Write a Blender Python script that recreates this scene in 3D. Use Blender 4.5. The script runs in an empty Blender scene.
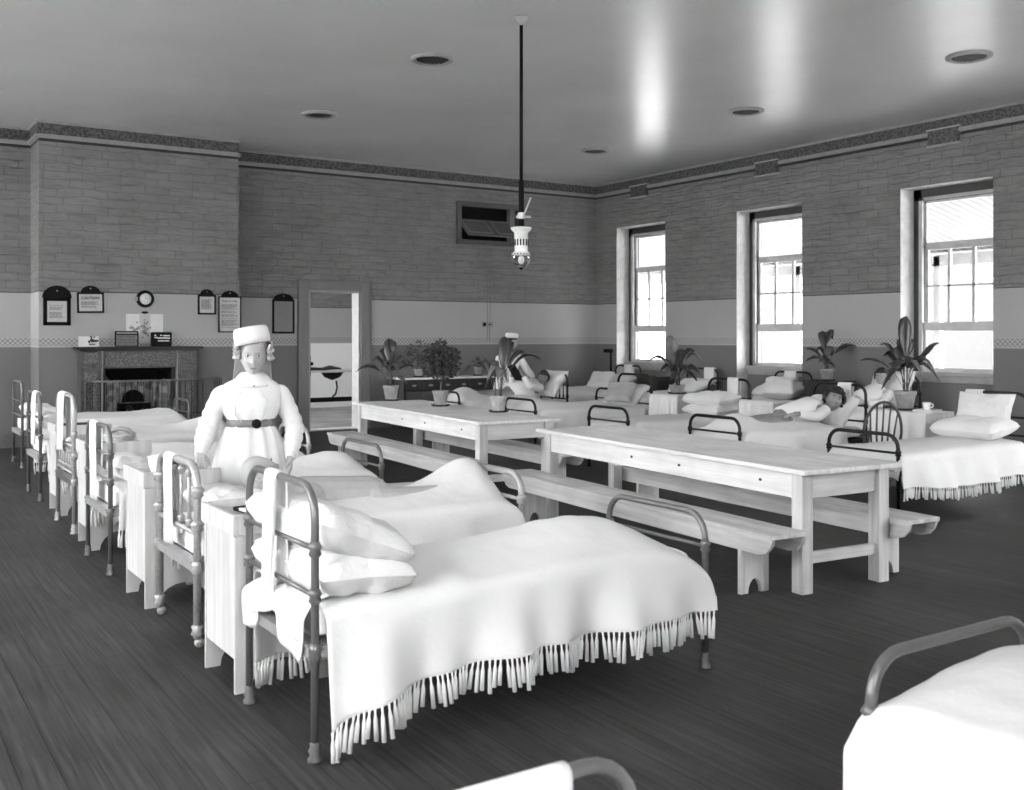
SKY = 20.0; EXPOSURE = 1.05
import bpy, bmesh, math, random
from mathutils import Vector, Matrix, noise
PI = math.pi
COL = bpy.context.scene.collection
rnd = random.Random(7)

# ------------------------------------------------------------------ helpers
class MB:
    """collects shapes and links them as one mesh object"""
    def __init__(s): s.v = []; s.f = []; s.sm = []
    def add(s, vs, fs, smooth=False, M=None):
        b = len(s.v)
        for p in vs:
            p = Vector(p)
            s.v.append(tuple(M @ p) if M is not None else tuple(p))
        for f in fs: s.f.append(tuple(b + i for i in f)); s.sm.append(smooth)
        return s
    def box(s, a, b, M=None):
        x0, y0, z0 = [min(a[i], b[i]) for i in range(3)]; x1, y1, z1 = [max(a[i], b[i]) for i in range(3)]
        vs = [(x0,y0,z0),(x1,y0,z0),(x1,y1,z0),(x0,y1,z0),(x0,y0,z1),(x1,y0,z1),(x1,y1,z1),(x0,y1,z1)]
        return s.add(vs, [(0,3,2,1),(4,5,6,7),(0,1,5,4),(1,2,6,5),(2,3,7,6),(3,0,4,7)], False, M)
    def bar(s, p, q, w, h, up=(0,0,1)):
        """rectangular bar from p to q"""
        p = Vector(p); q = Vector(q); d = (q-p).normalized(); u = Vector(up)
        sd = d.cross(u).normalized(); u = sd.cross(d)
        vs = []
        for c in (p, q):
            for a, b in ((-1,-1),(1,-1),(1,1),(-1,1)): vs.append(c + sd*a*w/2 + u*b*h/2)
        return s.add(vs, [(3,2,1,0),(4,5,6,7),(0,1,5,4),(1,2,6,5),(2,3,7,6),(3,0,4,7)])
    def tube(s, pts, r, n=10, M=None, caps=True, closed=False):
        pts = [Vector(p) for p in pts]; m = len(pts)
        rr = r if isinstance(r, (list, tuple)) else [r]*m
        vs = []; prev = None
        for i, p in enumerate(pts):
            if closed: t = pts[(i+1) % m] - pts[i-1]
            else: t = pts[min(i+1, m-1)] - pts[max(i-1, 0)]
            t = t.normalized() if t.length > 1e-9 else Vector((0,0,1))
            if prev is None:
                a = Vector((0,0,1)) if abs(t.z) < .9 else Vector((1,0,0)); nx = t.cross(a).normalized()
            else:
                nx = (prev - t*prev.dot(t)); nx = nx.normalized() if nx.length > 1e-6 else t.orthogonal().normalized()
            prev = nx; ny = t.cross(nx)
            for k in range(n):
                a = 2*PI*k/n; vs.append(p + (nx*math.cos(a) + ny*math.sin(a))*rr[i])
        fs = []
        for i in range(m if closed else m-1):
            for k in range(n):
                j = (i+1) % m
                fs.append((i*n+k, i*n+(k+1)%n, j*n+(k+1)%n, j*n+k))
        if caps and not closed:
            fs.append(tuple(reversed(range(n)))); fs.append(tuple((m-1)*n+k for k in range(n)))
        return s.add(vs, fs, True, M)
    def lathe(s, prof, o=(0,0,0), n=20, M=None, caps=True):
        vs = []; o = Vector(o)
        for r, z in prof:
            for k in range(n):
                a = 2*PI*k/n; vs.append(o + Vector((r*math.cos(a), r*math.sin(a), z)))
        fs = []
        for i in range(len(prof)-1):
            for k in range(n): fs.append((i*n+k, i*n+(k+1)%n, (i+1)*n+(k+1)%n, (i+1)*n+k))
        if caps:
            fs.append(tuple(reversed(range(n)))); fs.append(tuple((len(prof)-1)*n+k for k in range(n)))
        return s.add(vs, fs, True, M)
    def grid(s, fn, nu, nv, smooth=True, M=None, wrapu=False):
        vs = [fn(i/nu, j/nv) for i in range(nu + (0 if wrapu else 1)) for j in range(nv+1)]
        fs = []; w = nv+1; NU = nu if wrapu else nu+1
        for i in range(nu):
            for j in range(nv):
                a = i; b = (i+1) % NU
                fs.append((a*w+j, b*w+j, b*w+j+1, a*w+j+1))
        return s.add(vs, fs, smooth, M)
    def prism(s, poly, M, t):
        """2-D outline extruded t along local z, placed by M"""
        n = len(poly); vs = [(x, y, 0) for x, y in poly] + [(x, y, t) for x, y in poly]
        fs = [tuple(reversed(range(n))), tuple(range(n, 2*n))] + [(i, (i+1)%n, n+(i+1)%n, n+i) for i in range(n)]
        return s.add(vs, fs, False, M)
    def ball(s, c, r, n=14, M=None):
        c = Vector(c); r = Vector(r) if isinstance(r, (tuple, list)) else Vector((r, r, r)); m = max(6, n*2//3)
        vs = []; fs = []
        for i in range(1, m):
            th = PI*i/m
            for k in range(n):
                a = 2*PI*k/n
                vs.append(c + Vector((r.x*math.sin(th)*math.cos(a), r.y*math.sin(th)*math.sin(a), r.z*math.cos(th))))
        vs.append(c + Vector((0,0,r.z))); vs.append(c - Vector((0,0,r.z))); T = len(vs)-2; B = T+1
        for i in range(m-2):
            for k in range(n): fs.append((i*n+k, (i+1)*n+k, (i+1)*n+(k+1)%n, i*n+(k+1)%n))
        for k in range(n):
            fs.append((T, k, (k+1)%n)); fs.append((B, (m-2)*n+(k+1)%n, (m-2)*n+k))
        return s.add(vs, fs, True, M)
    def capsule(s, p, q, r0, r1, n=14):
        p = Vector(p); q = Vector(q); d = (q-p); L = d.length; d = d.normalized()
        pts = []; rr = []
        for k in (0, 30, 60): 
            a = math.radians(k); pts.append(p - d*r0*math.cos(a)); rr.append(max(r0*math.sin(a), .0008))
        pts.append(p); rr.append(r0); pts.append(q); rr.append(r1)
        for k in (60, 30, 0):
            a = math.radians(k); pts.append(q + d*r1*math.cos(a)); rr.append(max(r1*math.sin(a), .0008))
        return s.tube(pts, rr, n)
    def build(s, name, m, parent=None, bevel=0, loc=None, rot=None, solid=0, subsurf=0):
        me = bpy.data.meshes.new(name); me.from_pydata(s.v, [], s.f)
        me.polygons.foreach_set('use_smooth', s.sm); me.materials.append(m); me.update()
        o = bpy.data.objects.new(name, me); COL.objects.link(o)
        if parent: o.parent = parent
        if loc: o.location = loc
        if rot: o.rotation_euler = rot
        if solid:
            md = o.modifiers.new('solid', 'SOLIDIFY'); md.thickness = solid; md.offset = 0
        if subsurf:
            md = o.modifiers.new('sub', 'SUBSURF'); md.levels = subsurf; md.render_levels = subsurf
        if bevel:
            md = o.modifiers.new('bev', 'BEVEL'); md.width = bevel; md.segments = 2; md.limit_method = 'ANGLE'; md.angle_limit = .6
        return o

def empty(name, loc=(0,0,0), rz=0):
    o = bpy.data.objects.new(name, None); COL.objects.link(o); o.location = loc; o.rotation_euler = (0,0,rz); o.empty_display_size = .1
    return o
def tag(o, label, cat, group=None, kind=None):
    o['label'] = label; o['category'] = cat
    if group: o['group'] = group
    if kind: o['kind'] = kind
    return o
def structure(o, label=None):
    o['kind'] = 'structure'
    if label: o['label'] = label
    return o
def copy_tree(o, parent=None):
    c = o.copy(); COL.objects.link(c); c.parent = parent
    for ch in list(o.children): copy_tree(ch, c)
    return c
def smooth01(t): t = max(0., min(1., t)); return t*t*(3-2*t)

# the camera stands at x=0 y=0, 1.6 m up; metres on a wall plane that a point of the picture shows
CU, HV, FP = 519., 335., 1031.
YAW = math.radians(33.4)
FW = Vector((math.sin(YAW), math.cos(YAW), 0)); RT = Vector((math.cos(YAW), -math.sin(YAW), 0))
def ray(u, v): return FW + RT*((u-CU)/FP) + Vector((0,0,1))*((HV-v)/FP)
def onY(u, v, Y): r = ray(u, v); d = Y/r.y; return Vector((r.x*d, Y, 1.6 + r.z*d))
def onX(u, v, X): r = ray(u, v); d = X/r.x; return Vector((X, r.y*d, 1.6 + r.z*d))

# ------------------------------------------------------------------ materials (a silver-grey world)
def new_mat(name):
    m = bpy.data.materials.new(name); m.use_nodes = True
    nt = m.node_tree; return m, nt, nt.nodes['Principled BSDF']
def N(nt, t, **kw):
    n = nt.nodes.new(t)
    for k, v in kw.items(): setattr(n, k, v)
    return n
def g4(v): return (v, v, v, 1)
def ramp(nt, src, stops, interp='LINEAR'):
    r = N(nt, 'ShaderNodeValToRGB'); r.color_ramp.interpolation = interp
    e = r.color_ramp.elements
    while len(e) < len(stops): e.new(.5)
    for k, (p, c) in zip(e, stops): k.position = p; k.color = g4(c)
    nt.links.new(src, r.inputs['Fac']); return r.outputs['Color']
def mapped(nt, scale=(1,1,1), coord='Object', loc=(0,0,0), rot=(0,0,0)):
    tc = N(nt, 'ShaderNodeTexCoord'); mp = N(nt, 'ShaderNodeMapping')
    mp.inputs['Scale'].default_value = scale; mp.inputs['Location'].default_value = loc; mp.inputs['Rotation'].default_value = rot
    nt.links.new(tc.outputs[coord], mp.inputs['Vector']); return mp.outputs['Vector']
def noise_out(nt, vec, scale, detail=4, rough=.55):
    n = N(nt, 'ShaderNodeTexNoise'); n.inputs['Scale'].default_value = scale; n.inputs['Detail'].default_value = detail
    n.inputs['Roughness'].default_value = rough
    nt.links.new(vec, n.inputs['Vector']); return n.outputs['Fac']
def bump(nt, b, src, strength=.3, dist=.01):
    bp = N(nt, 'ShaderNodeBump'); bp.inputs['Strength'].default_value = strength; bp.inputs['Distance'].default_value = dist
    nt.links.new(src, bp.inputs['Height']); nt.links.new(bp.outputs['Normal'], b.inputs['Normal'])
def plain(name, v, rough=.6, metal=0, var=.12, scale=8, bmp=.0, bscale=60, stretch=(1,1,1), spec=.5):
    m, nt, b = new_mat(name)
    vec = mapped(nt, stretch)
    f = noise_out(nt, vec, scale)
    nt.links.new(ramp(nt, f, [(.3, v*(1-var)), (.7, min(1, v*(1+var)))]), b.inputs['Base Color'])
    b.inputs['Roughness'].default_value = rough; b.inputs['Metallic'].default_value = metal
    b.inputs['Specular IOR Level'].default_value = spec
    if bmp: bump(nt, b, noise_out(nt, vec, bscale, 3), bmp, .004)
    return m

def wood(name, lo, hi, axis='Y', rough=.6, spec=.3):
    """long grain along one axis, a few darker streaks"""
    m, nt, b = new_mat(name)
    sc = {'X': (1.2, 22, 22), 'Y': (22, 1.2, 22), 'Z': (22, 22, 1.2)}[axis]
    vec = mapped(nt, sc)
    f = noise_out(nt, vec, 1.0, 6, .6)
    c = ramp(nt, f, [(.28, lo), (.45, (lo+hi)/2), (.62, hi)])
    n2 = noise_out(nt, mapped(nt, (1.5,1.5,1.5)), 1.6, 2)
    mx = N(nt, 'ShaderNodeMixRGB', blend_type='MULTIPLY'); mx.inputs[0].default_value = .5
    nt.links.new(c, mx.inputs[1]); nt.links.new(ramp(nt, n2, [(.35, .72), (.6, 1)]), mx.inputs[2])
    nt.links.new(mx.outputs[0], b.inputs['Base Color'])
    b.inputs['Roughness'].default_value = rough; b.inputs['Specular IOR Level'].default_value = spec
    bump(nt, b, f, .15, .003); return m

def cloth(name, v, weave=220, rough=.95, wr=.3):
    m, nt, b = new_mat(name)
    vec = mapped(nt)
    f = noise_out(nt, vec, 3, 3)
    nt.links.new(ramp(nt, f, [(.3, v*.95), (.7, v)]), b.inputs['Base Color'])
    b.inputs['Roughness'].default_value = rough; b.inputs['Specular IOR Level'].default_value = .1
    a = noise_out(nt, vec, 9, 5, .6); c = noise_out(nt, vec, weave, 1)
    mx = N(nt, 'ShaderNodeMath', operation='MULTIPLY_ADD'); mx.inputs[1].default_value = .06
    nt.links.new(c, mx.inputs[0]); nt.links.new(a, mx.inputs[2])
    bump(nt, b, mx.outputs[0], wr, .02); return m

def wall_paint(name, far=False):
    """painted brick over a stencilled dado; zones by height above the floor"""
    m, nt, b = new_mat(name)
    geo = N(nt, 'ShaderNodeNewGeometry'); sep = N(nt, 'ShaderNodeSeparateXYZ'); nt.links.new(geo.outputs['Position'], sep.inputs[0])
    ad = N(nt, 'ShaderNodeMath', operation='ADD'); nt.links.new(sep.outputs['X'], ad.inputs[0]); nt.links.new(sep.outputs['Y'], ad.inputs[1])
    cm = N(nt, 'ShaderNodeCombineXYZ'); nt.links.new(ad.outputs[0], cm.inputs[0]); nt.links.new(sep.outputs['Z'], cm.inputs[1])
    # slight waviness so the painted courses are irregular
    nz = N(nt, 'ShaderNodeTexNoise'); nz.inputs['Scale'].default_value = 3.5; nz.inputs['Detail'].default_value = 3
    nt.links.new(cm.outputs[0], nz.inputs['Vector'])
    dv = N(nt, 'ShaderNodeVectorMath', operation='SCALE'); dv.inputs['Scale'].default_value = .075
    nt.links.new(nz.outputs['Color'], dv.inputs[0])
    av = N(nt, 'ShaderNodeVectorMath', operation='ADD'); nt.links.new(cm.outputs[0], av.inputs[0]); nt.links.new(dv.outputs[0], av.inputs[1])
    br = N(nt, 'ShaderNodeTexBrick'); br.inputs['Scale'].default_value = 1; br.inputs['Brick Width'].default_value = .34
    br.inputs['Row Height'].default_value = .115; br.inputs['Mortar Size'].default_value = .010; br.inputs['Mortar Smooth'].default_value = .9; br.squash = 1.5; br.squash_frequency = 3
    br.inputs['Color1'].default_value = g4(1); br.inputs['Color2'].default_value = g4(.93); br.inputs['Mortar'].default_value = g4(.76)
    nt.links.new(av.outputs[0], br.inputs['Vector'])
    nb = noise_out(nt, cm.outputs[0], 1.6, 4)
    # zone mask: brick above 2.21
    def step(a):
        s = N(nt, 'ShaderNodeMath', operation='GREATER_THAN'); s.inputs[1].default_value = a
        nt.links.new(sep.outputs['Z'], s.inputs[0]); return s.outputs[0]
    def mix(fac, c1, c2, bt='MIX'):
        x = N(nt, 'ShaderNodeMixRGB', blend_type=bt)
        if isinstance(fac, float): x.inputs[0].default_value = fac
        else: nt.links.new(fac, x.inputs[0])
        for i, c in ((1, c1), (2, c2)):
            if isinstance(c, float): x.inputs[i].default_value = g4(c)
            else: nt.links.new(c, x.inputs[i])
        return x.outputs[0]
    sv = N(nt, 'ShaderNodeVectorMath', operation='MULTIPLY'); sv.inputs[1].default_value = (2.6, 15, 1); nt.links.new(av.outputs[0], sv.inputs[0])
    stroke = ramp(nt, noise_out(nt, sv.outputs[0], 1.0, 5, .6), [(.34, .82), (.46, 1), (.62, 1.04)])
    brick = mix(1.0, mix(1.0, br.outputs['Color'], ramp(nt, nb, [(.3, .20), (.7, .25)]), 'MULTIPLY'), stroke, 'MULTIPLY')
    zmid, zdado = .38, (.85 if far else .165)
    # stencil: small dots between two lines
    vs = N(nt, 'ShaderNodeTexChecker'); vs.inputs['Scale'].default_value = 1
    ms = N(nt, 'ShaderNodeVectorMath', operation='MULTIPLY'); ms.inputs[1].default_value = (30, 30, 1)
    nt.links.new(cm.outputs[0], ms.inputs[0]); nt.links.new(ms.outputs[0], vs.inputs['Vector'])
    vs.inputs['Color1'].default_value = g4(.43); vs.inputs['Color2'].default_value = g4(.24)
    c = mix(step(1.42), zdado, .22)
    c = mix(step(1.43), c, .40)
    c = mix(step(1.45), c, vs.outputs['Color'])
    c = mix(step(1.555), c, .40)
    c = mix(step(1.575), c, zmid)
    c = mix(step(2.20), c, .07)
    c = mix(step(2.215), c, brick)
    c = mix(step(4.275), c, .04)  # shadow under the moulding, painted into the wall colour as a dark line
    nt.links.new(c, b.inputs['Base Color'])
    b.inputs['Roughness'].default_value = .55; b.inputs['Specular IOR Level'].default_value = .3
    # relief only on the brick zone
    hb = N(nt, 'ShaderNodeMath', operation='MULTIPLY_ADD'); hb.inputs[1].default_value = 1.2
    nf = noise_out(nt, sv.outputs[0], 1.4, 5); nt.links.new(nf, hb.inputs[0])
    cb = N(nt, 'ShaderNodeSeparateColor'); nt.links.new(br.outputs['Color'], cb.inputs[0]); nt.links.new(cb.outputs[0], hb.inputs[2])
    hm = N(nt, 'ShaderNodeMath', operation='MULTIPLY'); nt.links.new(hb.outputs[0], hm.inputs[0]); nt.links.new(step(2.215), hm.inputs[1])
    bump(nt, b, hm.outputs[0], 1.0, .045)
    return m

def floor_boards(name, axis='Y', base=.033):
    m, nt, b = new_mat(name)
    geo = N(nt, 'ShaderNodeNewGeometry'); sep = N(nt, 'ShaderNodeSeparateXYZ'); nt.links.new(geo.outputs['Position'], sep.inputs[0])
    cm = N(nt, 'ShaderNodeCombineXYZ')
    nt.links.new(sep.outputs['Y' if axis == 'Y' else 'X'], cm.inputs[0]); nt.links.new(sep.outputs['X' if axis == 'Y' else 'Y'], cm.inputs[1])
    br = N(nt, 'ShaderNodeTexBrick'); br.inputs['Scale'].default_value = 1; br.inputs['Brick Width'].default_value = 3.6
    br.inputs['Row Height'].default_value = .135; br.inputs['Mortar Size'].default_value = .0035; br.inputs['Mortar Smooth'].default_value = .3
    br.inputs['Color1'].default_value = g4(base*1.12); br.inputs['Color2'].default_value = g4(base*.9); br.inputs['Mortar'].default_value = g4(base*.35)
    nt.links.new(cm.outputs[0], br.inputs['Vector'])
    ms = N(nt, 'ShaderNodeVectorMath', operation='MULTIPLY'); ms.inputs[1].default_value = (1.5, 45, 1)
    nt.links.new(cm.outputs[0], ms.inputs[0])
    f = noise_out(nt, ms.outputs[0], 1, 6, .65)
    mx = N(nt, 'ShaderNodeMixRGB', blend_type='MULTIPLY'); mx.inputs[0].default_value = 1
    nt.links.new(br.outputs['Color'], mx.inputs[1]); nt.links.new(ramp(nt, f, [(.30, .38), (.48, .92), (.70, 1.8)]), mx.inputs[2])
    big = noise_out(nt, cm.outputs[0], .9, 3)
    m2 = N(nt, 'ShaderNodeMixRGB', blend_type='MULTIPLY'); m2.inputs[0].default_value = 1
    nt.links.new(mx.outputs[0], m2.inputs[1]); nt.links.new(ramp(nt, big, [(.32, .65), (.68, 1.4)]), m2.inputs[2])
    nt.links.new(m2.outputs[0], b.inputs['Base Color'])
    b.inputs['Roughness'].default_value = .55; b.inputs['Specular IOR Level'].default_value = .25
    ha = N(nt, 'ShaderNodeMath', operation='MULTIPLY_ADD'); ha.inputs[1].default_value = .3
    cb = N(nt, 'ShaderNodeSeparateColor'); nt.links.new(br.outputs['Color'], cb.inputs[0])
    mm = N(nt, 'ShaderNodeMath', operation='GREATER_THAN'); mm.inputs[1].default_value = .02; nt.links.new(cb.outputs[0], mm.inputs[0])
    nt.links.new(f, ha.inputs[0]); nt.links.new(mm.outputs[0], ha.inputs[2])
    bump(nt, b, ha.outputs[0], .5, .006)
    return m

def pattern(name, a, c, scale, rough=.5, kind='voronoi', bmp=.4):
    m, nt, b = new_mat(name); vec = mapped(nt)
    if kind == 'voronoi':
        t = N(nt, 'ShaderNodeTexVoronoi'); t.inputs['Scale'].default_value = scale; nt.links.new(vec, t.inputs['Vector']); f = t.outputs['Distance']
    elif kind == 'wave':
        t = N(nt, 'ShaderNodeTexWave', bands_direction='Z'); t.inputs['Scale'].default_value = scale; t.inputs['Distortion'].default_value = .6
        t.inputs['Detail Scale'].default_value = 3
        nt.links.new(vec, t.inputs['Vector']); f = t.outputs['Fac']
    else: f = noise_out(nt, vec, scale, 5, .7)
    nt.links.new(ramp(nt, f, [(.35, a), (.6, c)]), b.inputs['Base Color'])
    b.inputs['Roughness'].default_value = rough
    if bmp: bump(nt, b, f, bmp, .01)
    return m

def glass_mat(name, refl=.08):
    m = bpy.data.materials.new(name); m.use_nodes = True; nt = m.node_tree; nt.nodes.clear()
    o = N(nt, 'ShaderNodeOutputMaterial'); mx = N(nt, 'ShaderNodeMixShader'); t = N(nt, 'ShaderNodeBsdfTransparent'); gl = N(nt, 'ShaderNodeBsdfGlossy')
    gl.inputs['Roughness'].default_value = .05; t.inputs['Color'].default_value = g4(.94)
    lw = N(nt, 'ShaderNodeLayerWeight'); lw.inputs['Blend'].default_value = .25
    ml = N(nt, 'ShaderNodeMath', operation='MULTIPLY'); ml.inputs[1].default_value = refl*4; nt.links.new(lw.outputs['Fresnel'], ml.inputs[0])
    nt.links.new(ml.outputs[0], mx.inputs[0]); nt.links.new(t.outputs[0], mx.inputs[1]); nt.links.new(gl.outputs[0], mx.inputs[2]); nt.links.new(mx.outputs[0], o.inputs[0])
    return m

M = {}
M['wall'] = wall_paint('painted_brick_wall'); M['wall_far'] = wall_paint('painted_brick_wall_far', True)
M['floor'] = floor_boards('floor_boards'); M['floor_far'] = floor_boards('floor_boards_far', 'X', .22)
m, nt, b = new_mat('gloss_ceiling_paint'); vec = mapped(nt)
nt.links.new(ramp(nt, noise_out(nt, vec, .6, 5), [(.3, .70), (.7, .80)]), b.inputs['Base Color'])
b.inputs['Roughness'].default_value = .26; b.inputs['Specular IOR Level'].default_value = .75
bump(nt, b, noise_out(nt, mapped(nt, (1.5, 1.5, 1.5)), 5, 6, .65), .10, .02); M['ceiling'] = m
M['frieze'] = pattern('stencilled_frieze', .04, .10, 26, .6, 'voronoi', .1)
M['mould'] = plain('moulding_paint', .28, .45)
M['reveal'] = plain('white_reveal_paint', .62, .6)
M['frame'] = plain('window_frame_paint', .42, .45)
M['frame_dark'] = plain('window_box_paint', .045, .5)
M['sash'] = plain('sash_paint', .6, .4)
M['paving'] = plain('dark_yard', .42, .9, scale=1)
M['casing'] = plain('door_casing_paint', .15, .4, stretch=(1,1,.2))
M['glass'] = glass_mat('window_glass')
M['siding'] = pattern('white_boards', .62, .86, 4.0, .7, 'wave', .3)
M['veranda'] = plain('veranda_white_paint', .5, .7)
M['ground'] = plain('pale_ground', .75, .9, scale=1)
M['pale_blocker'] = plain('pale_blocker_boards', .42, .9)
M['house'] = plain('grey_boards', .03, .8)
M['iron'] = plain('enamelled_iron_tube', .15, .30, .35, .15)
M['iron_pale'] = plain('worn_pale_iron_tube', .36, .38, .3, .18, 60)
M['iron_dark'] = plain('black_iron_tube', .014, .3, .2, spec=.3)
M['angle'] = plain('angle_iron_rail', .30, .45, .2, .12, 14)
M['sheet'] = cloth('white_cotton_cover', .77)
M['sheet2'] = cloth('white_cotton_pillow_slip', .78, 160, .95, 1.0)
M['mattress'] = cloth('ticking_mattress', .72)
M['fringe'] = cloth('fringe_cotton', .80, 200)
M['greycloth'] = cloth('grey_flannel', .38)
M['tablewood_y'] = wood('scrubbed_deal_boards', .62, .82, 'Y'); M['tablewood_z'] = wood('scrubbed_deal_legs', .46, .68, 'Z')
M['benchwood'] = wood('worn_deal_boards', .42, .64, 'Y')
M['tablewood_x'] = wood('scrubbed_deal_rails', .50, .70, 'X')
M['locker'] = wood('pale_locker_boards', .46, .60, 'Z', .5); M['locker_top'] = wood('locker_top_boards', .30, .5, 'X')
M['locker_dark'] = wood('dark_locker_boards', .02, .045, 'Z')
M['dark_wood'] = wood('dark_stained_wood', .025, .06, 'X', .45, .25); M['dark_wood_z'] = wood('dark_stained_uprights', .04, .08, 'Z', .4, .5)
M['chairwood'] = wood('varnished_chair_wood', .03, .08, 'Z', .35, .4)
M['black'] = plain('black_paint', .006, .6, spec=.12); M['paper'] = plain('printed_paper', .52, .8, var=.08, scale=40)
M['paper_white'] = plain('white_paper', .70, .8, var=.05); M['ink'] = plain('printers_ink', .02, .7)
M['paper_dim'] = plain('yellowed_paper', .24, .7, var=.1, scale=30)
M['ink_soft'] = plain('faded_print', .22, .8)
M['marble'] = pattern('dark_veined_marble', .025, .08, 14, .3, 'noise', .0)
M['carved'] = pattern('carved_slate', .05, .15, 45, .4, 'voronoi', .6)
M['slate'] = plain('black_slate', .015, .35, spec=.3); M['soot'] = plain('sooty_iron', .004, .7, spec=.1)
M['tile'] = pattern('glazed_tile', .10, .22, 9, .25, 'voronoi', .0)
M['hood'] = plain('polished_iron_hood', .02, .25, .6)
M['brass'] = plain('brass_rail', .25, .3, .8)
M['enamel'] = plain('white_enamel', .85, .2); M['porcelain'] = plain('white_enamelled_lamp', .8, .25)
M['terracotta'] = plain('clay_pot', .30, .85, var=.2, scale=14); M['terracotta_pale'] = plain('pale_clay_pot', .42, .85, var=.25, scale=14)
M['soil'] = plain('potting_soil', .03, .95, bmp=.8)
M['leaf'] = plain('glossy_dark_leaf', .028, .28, var=.4, scale=6, stretch=(1,1,1)); M['leaf_bush'] = plain('small_dark_leaf', .04, .4, var=.4, scale=9); M['leaf_mid'] = plain('matt_mid_leaf', .10, .45, var=.4, scale=5)
M['stem'] = plain('plant_stem', .2, .6)
M['skin'] = plain('skin_pale', .40, .5, var=.06, scale=20); M['skin_dark'] = plain('skin_shaded', .24, .5, var=.06, scale=20)
M['uniform'] = cloth('nurse_white_cotton', .76, 200, .9, .35)
M['hair_grey'] = pattern('greying_hair', .30, .52, 60, .6, 'noise', .8); M['hair_dark'] = pattern('dark_hair', .008, .03, 60, .5, 'noise', .8)
M['belt'] = plain('leather_belt', .17, .4, var=.2); M['nightshirt'] = cloth('white_nightshirt', .8)
M['lamp_glass'] = glass_mat('lamp_globe_glass', .12)
M['vent_frame'] = plain('ventilator_frame_paint', .09, .45)
M['shutter'] = plain('hopper_panel_paint', .13, .45)
# ------------------------------------------------------------------ the room
XR, XL, YB, YF, ZC = 12.5, -1.9, 16.19, -0.6, 4.56
WIN_Y = [2.12, 5.30, 8.48, 11.66, 14.84]; HW = .70; ZT = 3.66
def retint(o, mat, test):
    o.data.materials.append(mat)
    for p in o.data.polygons:
        if test(p): p.material_index = 1
def wall_with_windows(name, axis, pos, thick, lo, hi, centres, z0):
    """wall slab along one axis with tall window recesses; outer side at pos+thick"""
    mb = MB(); edges = [lo]
    for c in centres: edges += [c-HW, c+HW]
    edges.append(hi); sgn = 1 if thick > 0 else -1
    def bx(a, b, za, zb, p0=pos, p1=pos+thick):
        if axis == 'X': mb.box((p0, a, za), (p1, b, zb))
        else: mb.box((a, p0, za), (b, p1, zb))
    for i in range(0, len(edges), 2): bx(edges[i], edges[i+1], -.05, ZC+.1)
    for c in centres:
        bx(c-HW, c+HW, ZT, ZC+.1)
        bx(c-HW, c+HW, -.05, z0, pos+sgn*.26, pos+thick)
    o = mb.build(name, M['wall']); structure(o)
    ax = 0 if axis == 'X' else 1
    def is_reveal(p):
        if abs(p.normal[ax]) > .5: return False
        c = p.center[1-ax]
        return any(abs(abs(c-k) - HW) < .01 or abs(c-k) < .01 for k in centres)
    retint(o, M['reveal'], is_reveal)
    return o
wall_with_windows('wall_right', 'X', XR, .5, YF-.5, YB+.3, WIN_Y, 1.05)
wall_with_windows('wall_left', 'X', XL, -.5, YF-.5, YB+.3, WIN_Y, 1.05)
wall_with_windows('wall_front', 'Y', YF, -.5, XL-.5, XR+.5, [0.0, 8.0, 11.0], 1.05)

# back wall with door opening and a hopper ventilator opening
DX0, DX1, DZ = 6.49, 7.43, 2.35
ha = onY(459, 203, YB); hb = onY(519.5, 247, YB)
HX0, HX1, HZ0, HZ1 = ha.x, hb.x, hb.z+.05, ha.z-.02
mb = MB(); T = .26
for a, b, za, zb in ((XL-.5, DX0, -.05, ZC+.1), (DX0, DX1, DZ, ZC+.1), (DX1, HX0, -.05, ZC+.1), (HX0, HX1, -.05, HZ0), (HX0, HX1, HZ1, ZC+.1), (HX1, XR+.5, -.05, ZC+.1)):
    mb.box((a, YB, za), (b, YB+T, zb))
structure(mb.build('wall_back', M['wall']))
# chimney breast with the hearth opening
BX0, BX1, BY = 2.29, 5.08, 15.47
OX0, OX1, OZ = 3.06, 4.14, 1.15
mb = MB()
mb.box((BX0, BY, -.05), (OX0, YB+.05, ZC+.05)); mb.box((OX1, BY, -.05), (BX1, YB+.05, ZC+.05))
mb.box((OX0, BY, OZ), (OX1, YB+.05, ZC+.05)); mb.box((OX0, YB-.12, -.05), (OX1, YB+.05, OZ))
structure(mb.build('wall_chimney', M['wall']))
structure(MB().box((XL-.5, YF-.5, -.2), (XR+.5, YB+.1, 0)).build('floor', M['floor']))
structure(MB().box((XL-.5, YF-.5, ZC), (XR+.5, YB+.3, ZC+.25)).build('ceiling', M['ceiling']))
# frieze and picture moulding round the room
def band(mb, z0, z1, d, pts):
    for (x0, y0), (x1, y1), (nx, ny) in pts:
        a = (min(x0, x1) - (d if nx < 0 else 0), min(y0, y1) - (d if ny < 0 else 0), z0)
        b_ = (max(x0, x1) + (d if nx > 0 else 0), max(y0, y1) + (d if ny > 0 else 0), z1)
        mb.box(a, b_)
runs = [((XL, YB), (BX0, YB), (0, -1)), ((BX0, BY), (BX0, YB), (-1, 0)), ((BX0, BY), (BX1, BY), (0, -1)), ((BX1, BY), (BX1, YB), (1, 0)),
        ((BX1, YB), (XR, YB), (0, -1)), ((XR, YF), (XR, YB), (-1, 0)), ((XL, YF), (XL, YB), (1, 0)), ((XL, YF), (XR, YF), (0, 1))]
f = MB(); band(f, 4.37, 4.525, .012, runs); structure(f.build('trim_1', M['frieze']))
f = MB(); band(f, 4.325, 4.37, .045, runs); band(f, 4.315, 4.325, .03, runs); band(f, 4.525, 4.56, .03, runs); structure(f.build('trim_2', M['mould']))
f = MB(); band(f, 0, .2, .025, [runs[0], runs[2], ((BX1, YB), (DX0-.2, YB), (0,-1)), ((DX1+.2, YB), (XR, YB), (0,-1))])
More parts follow.
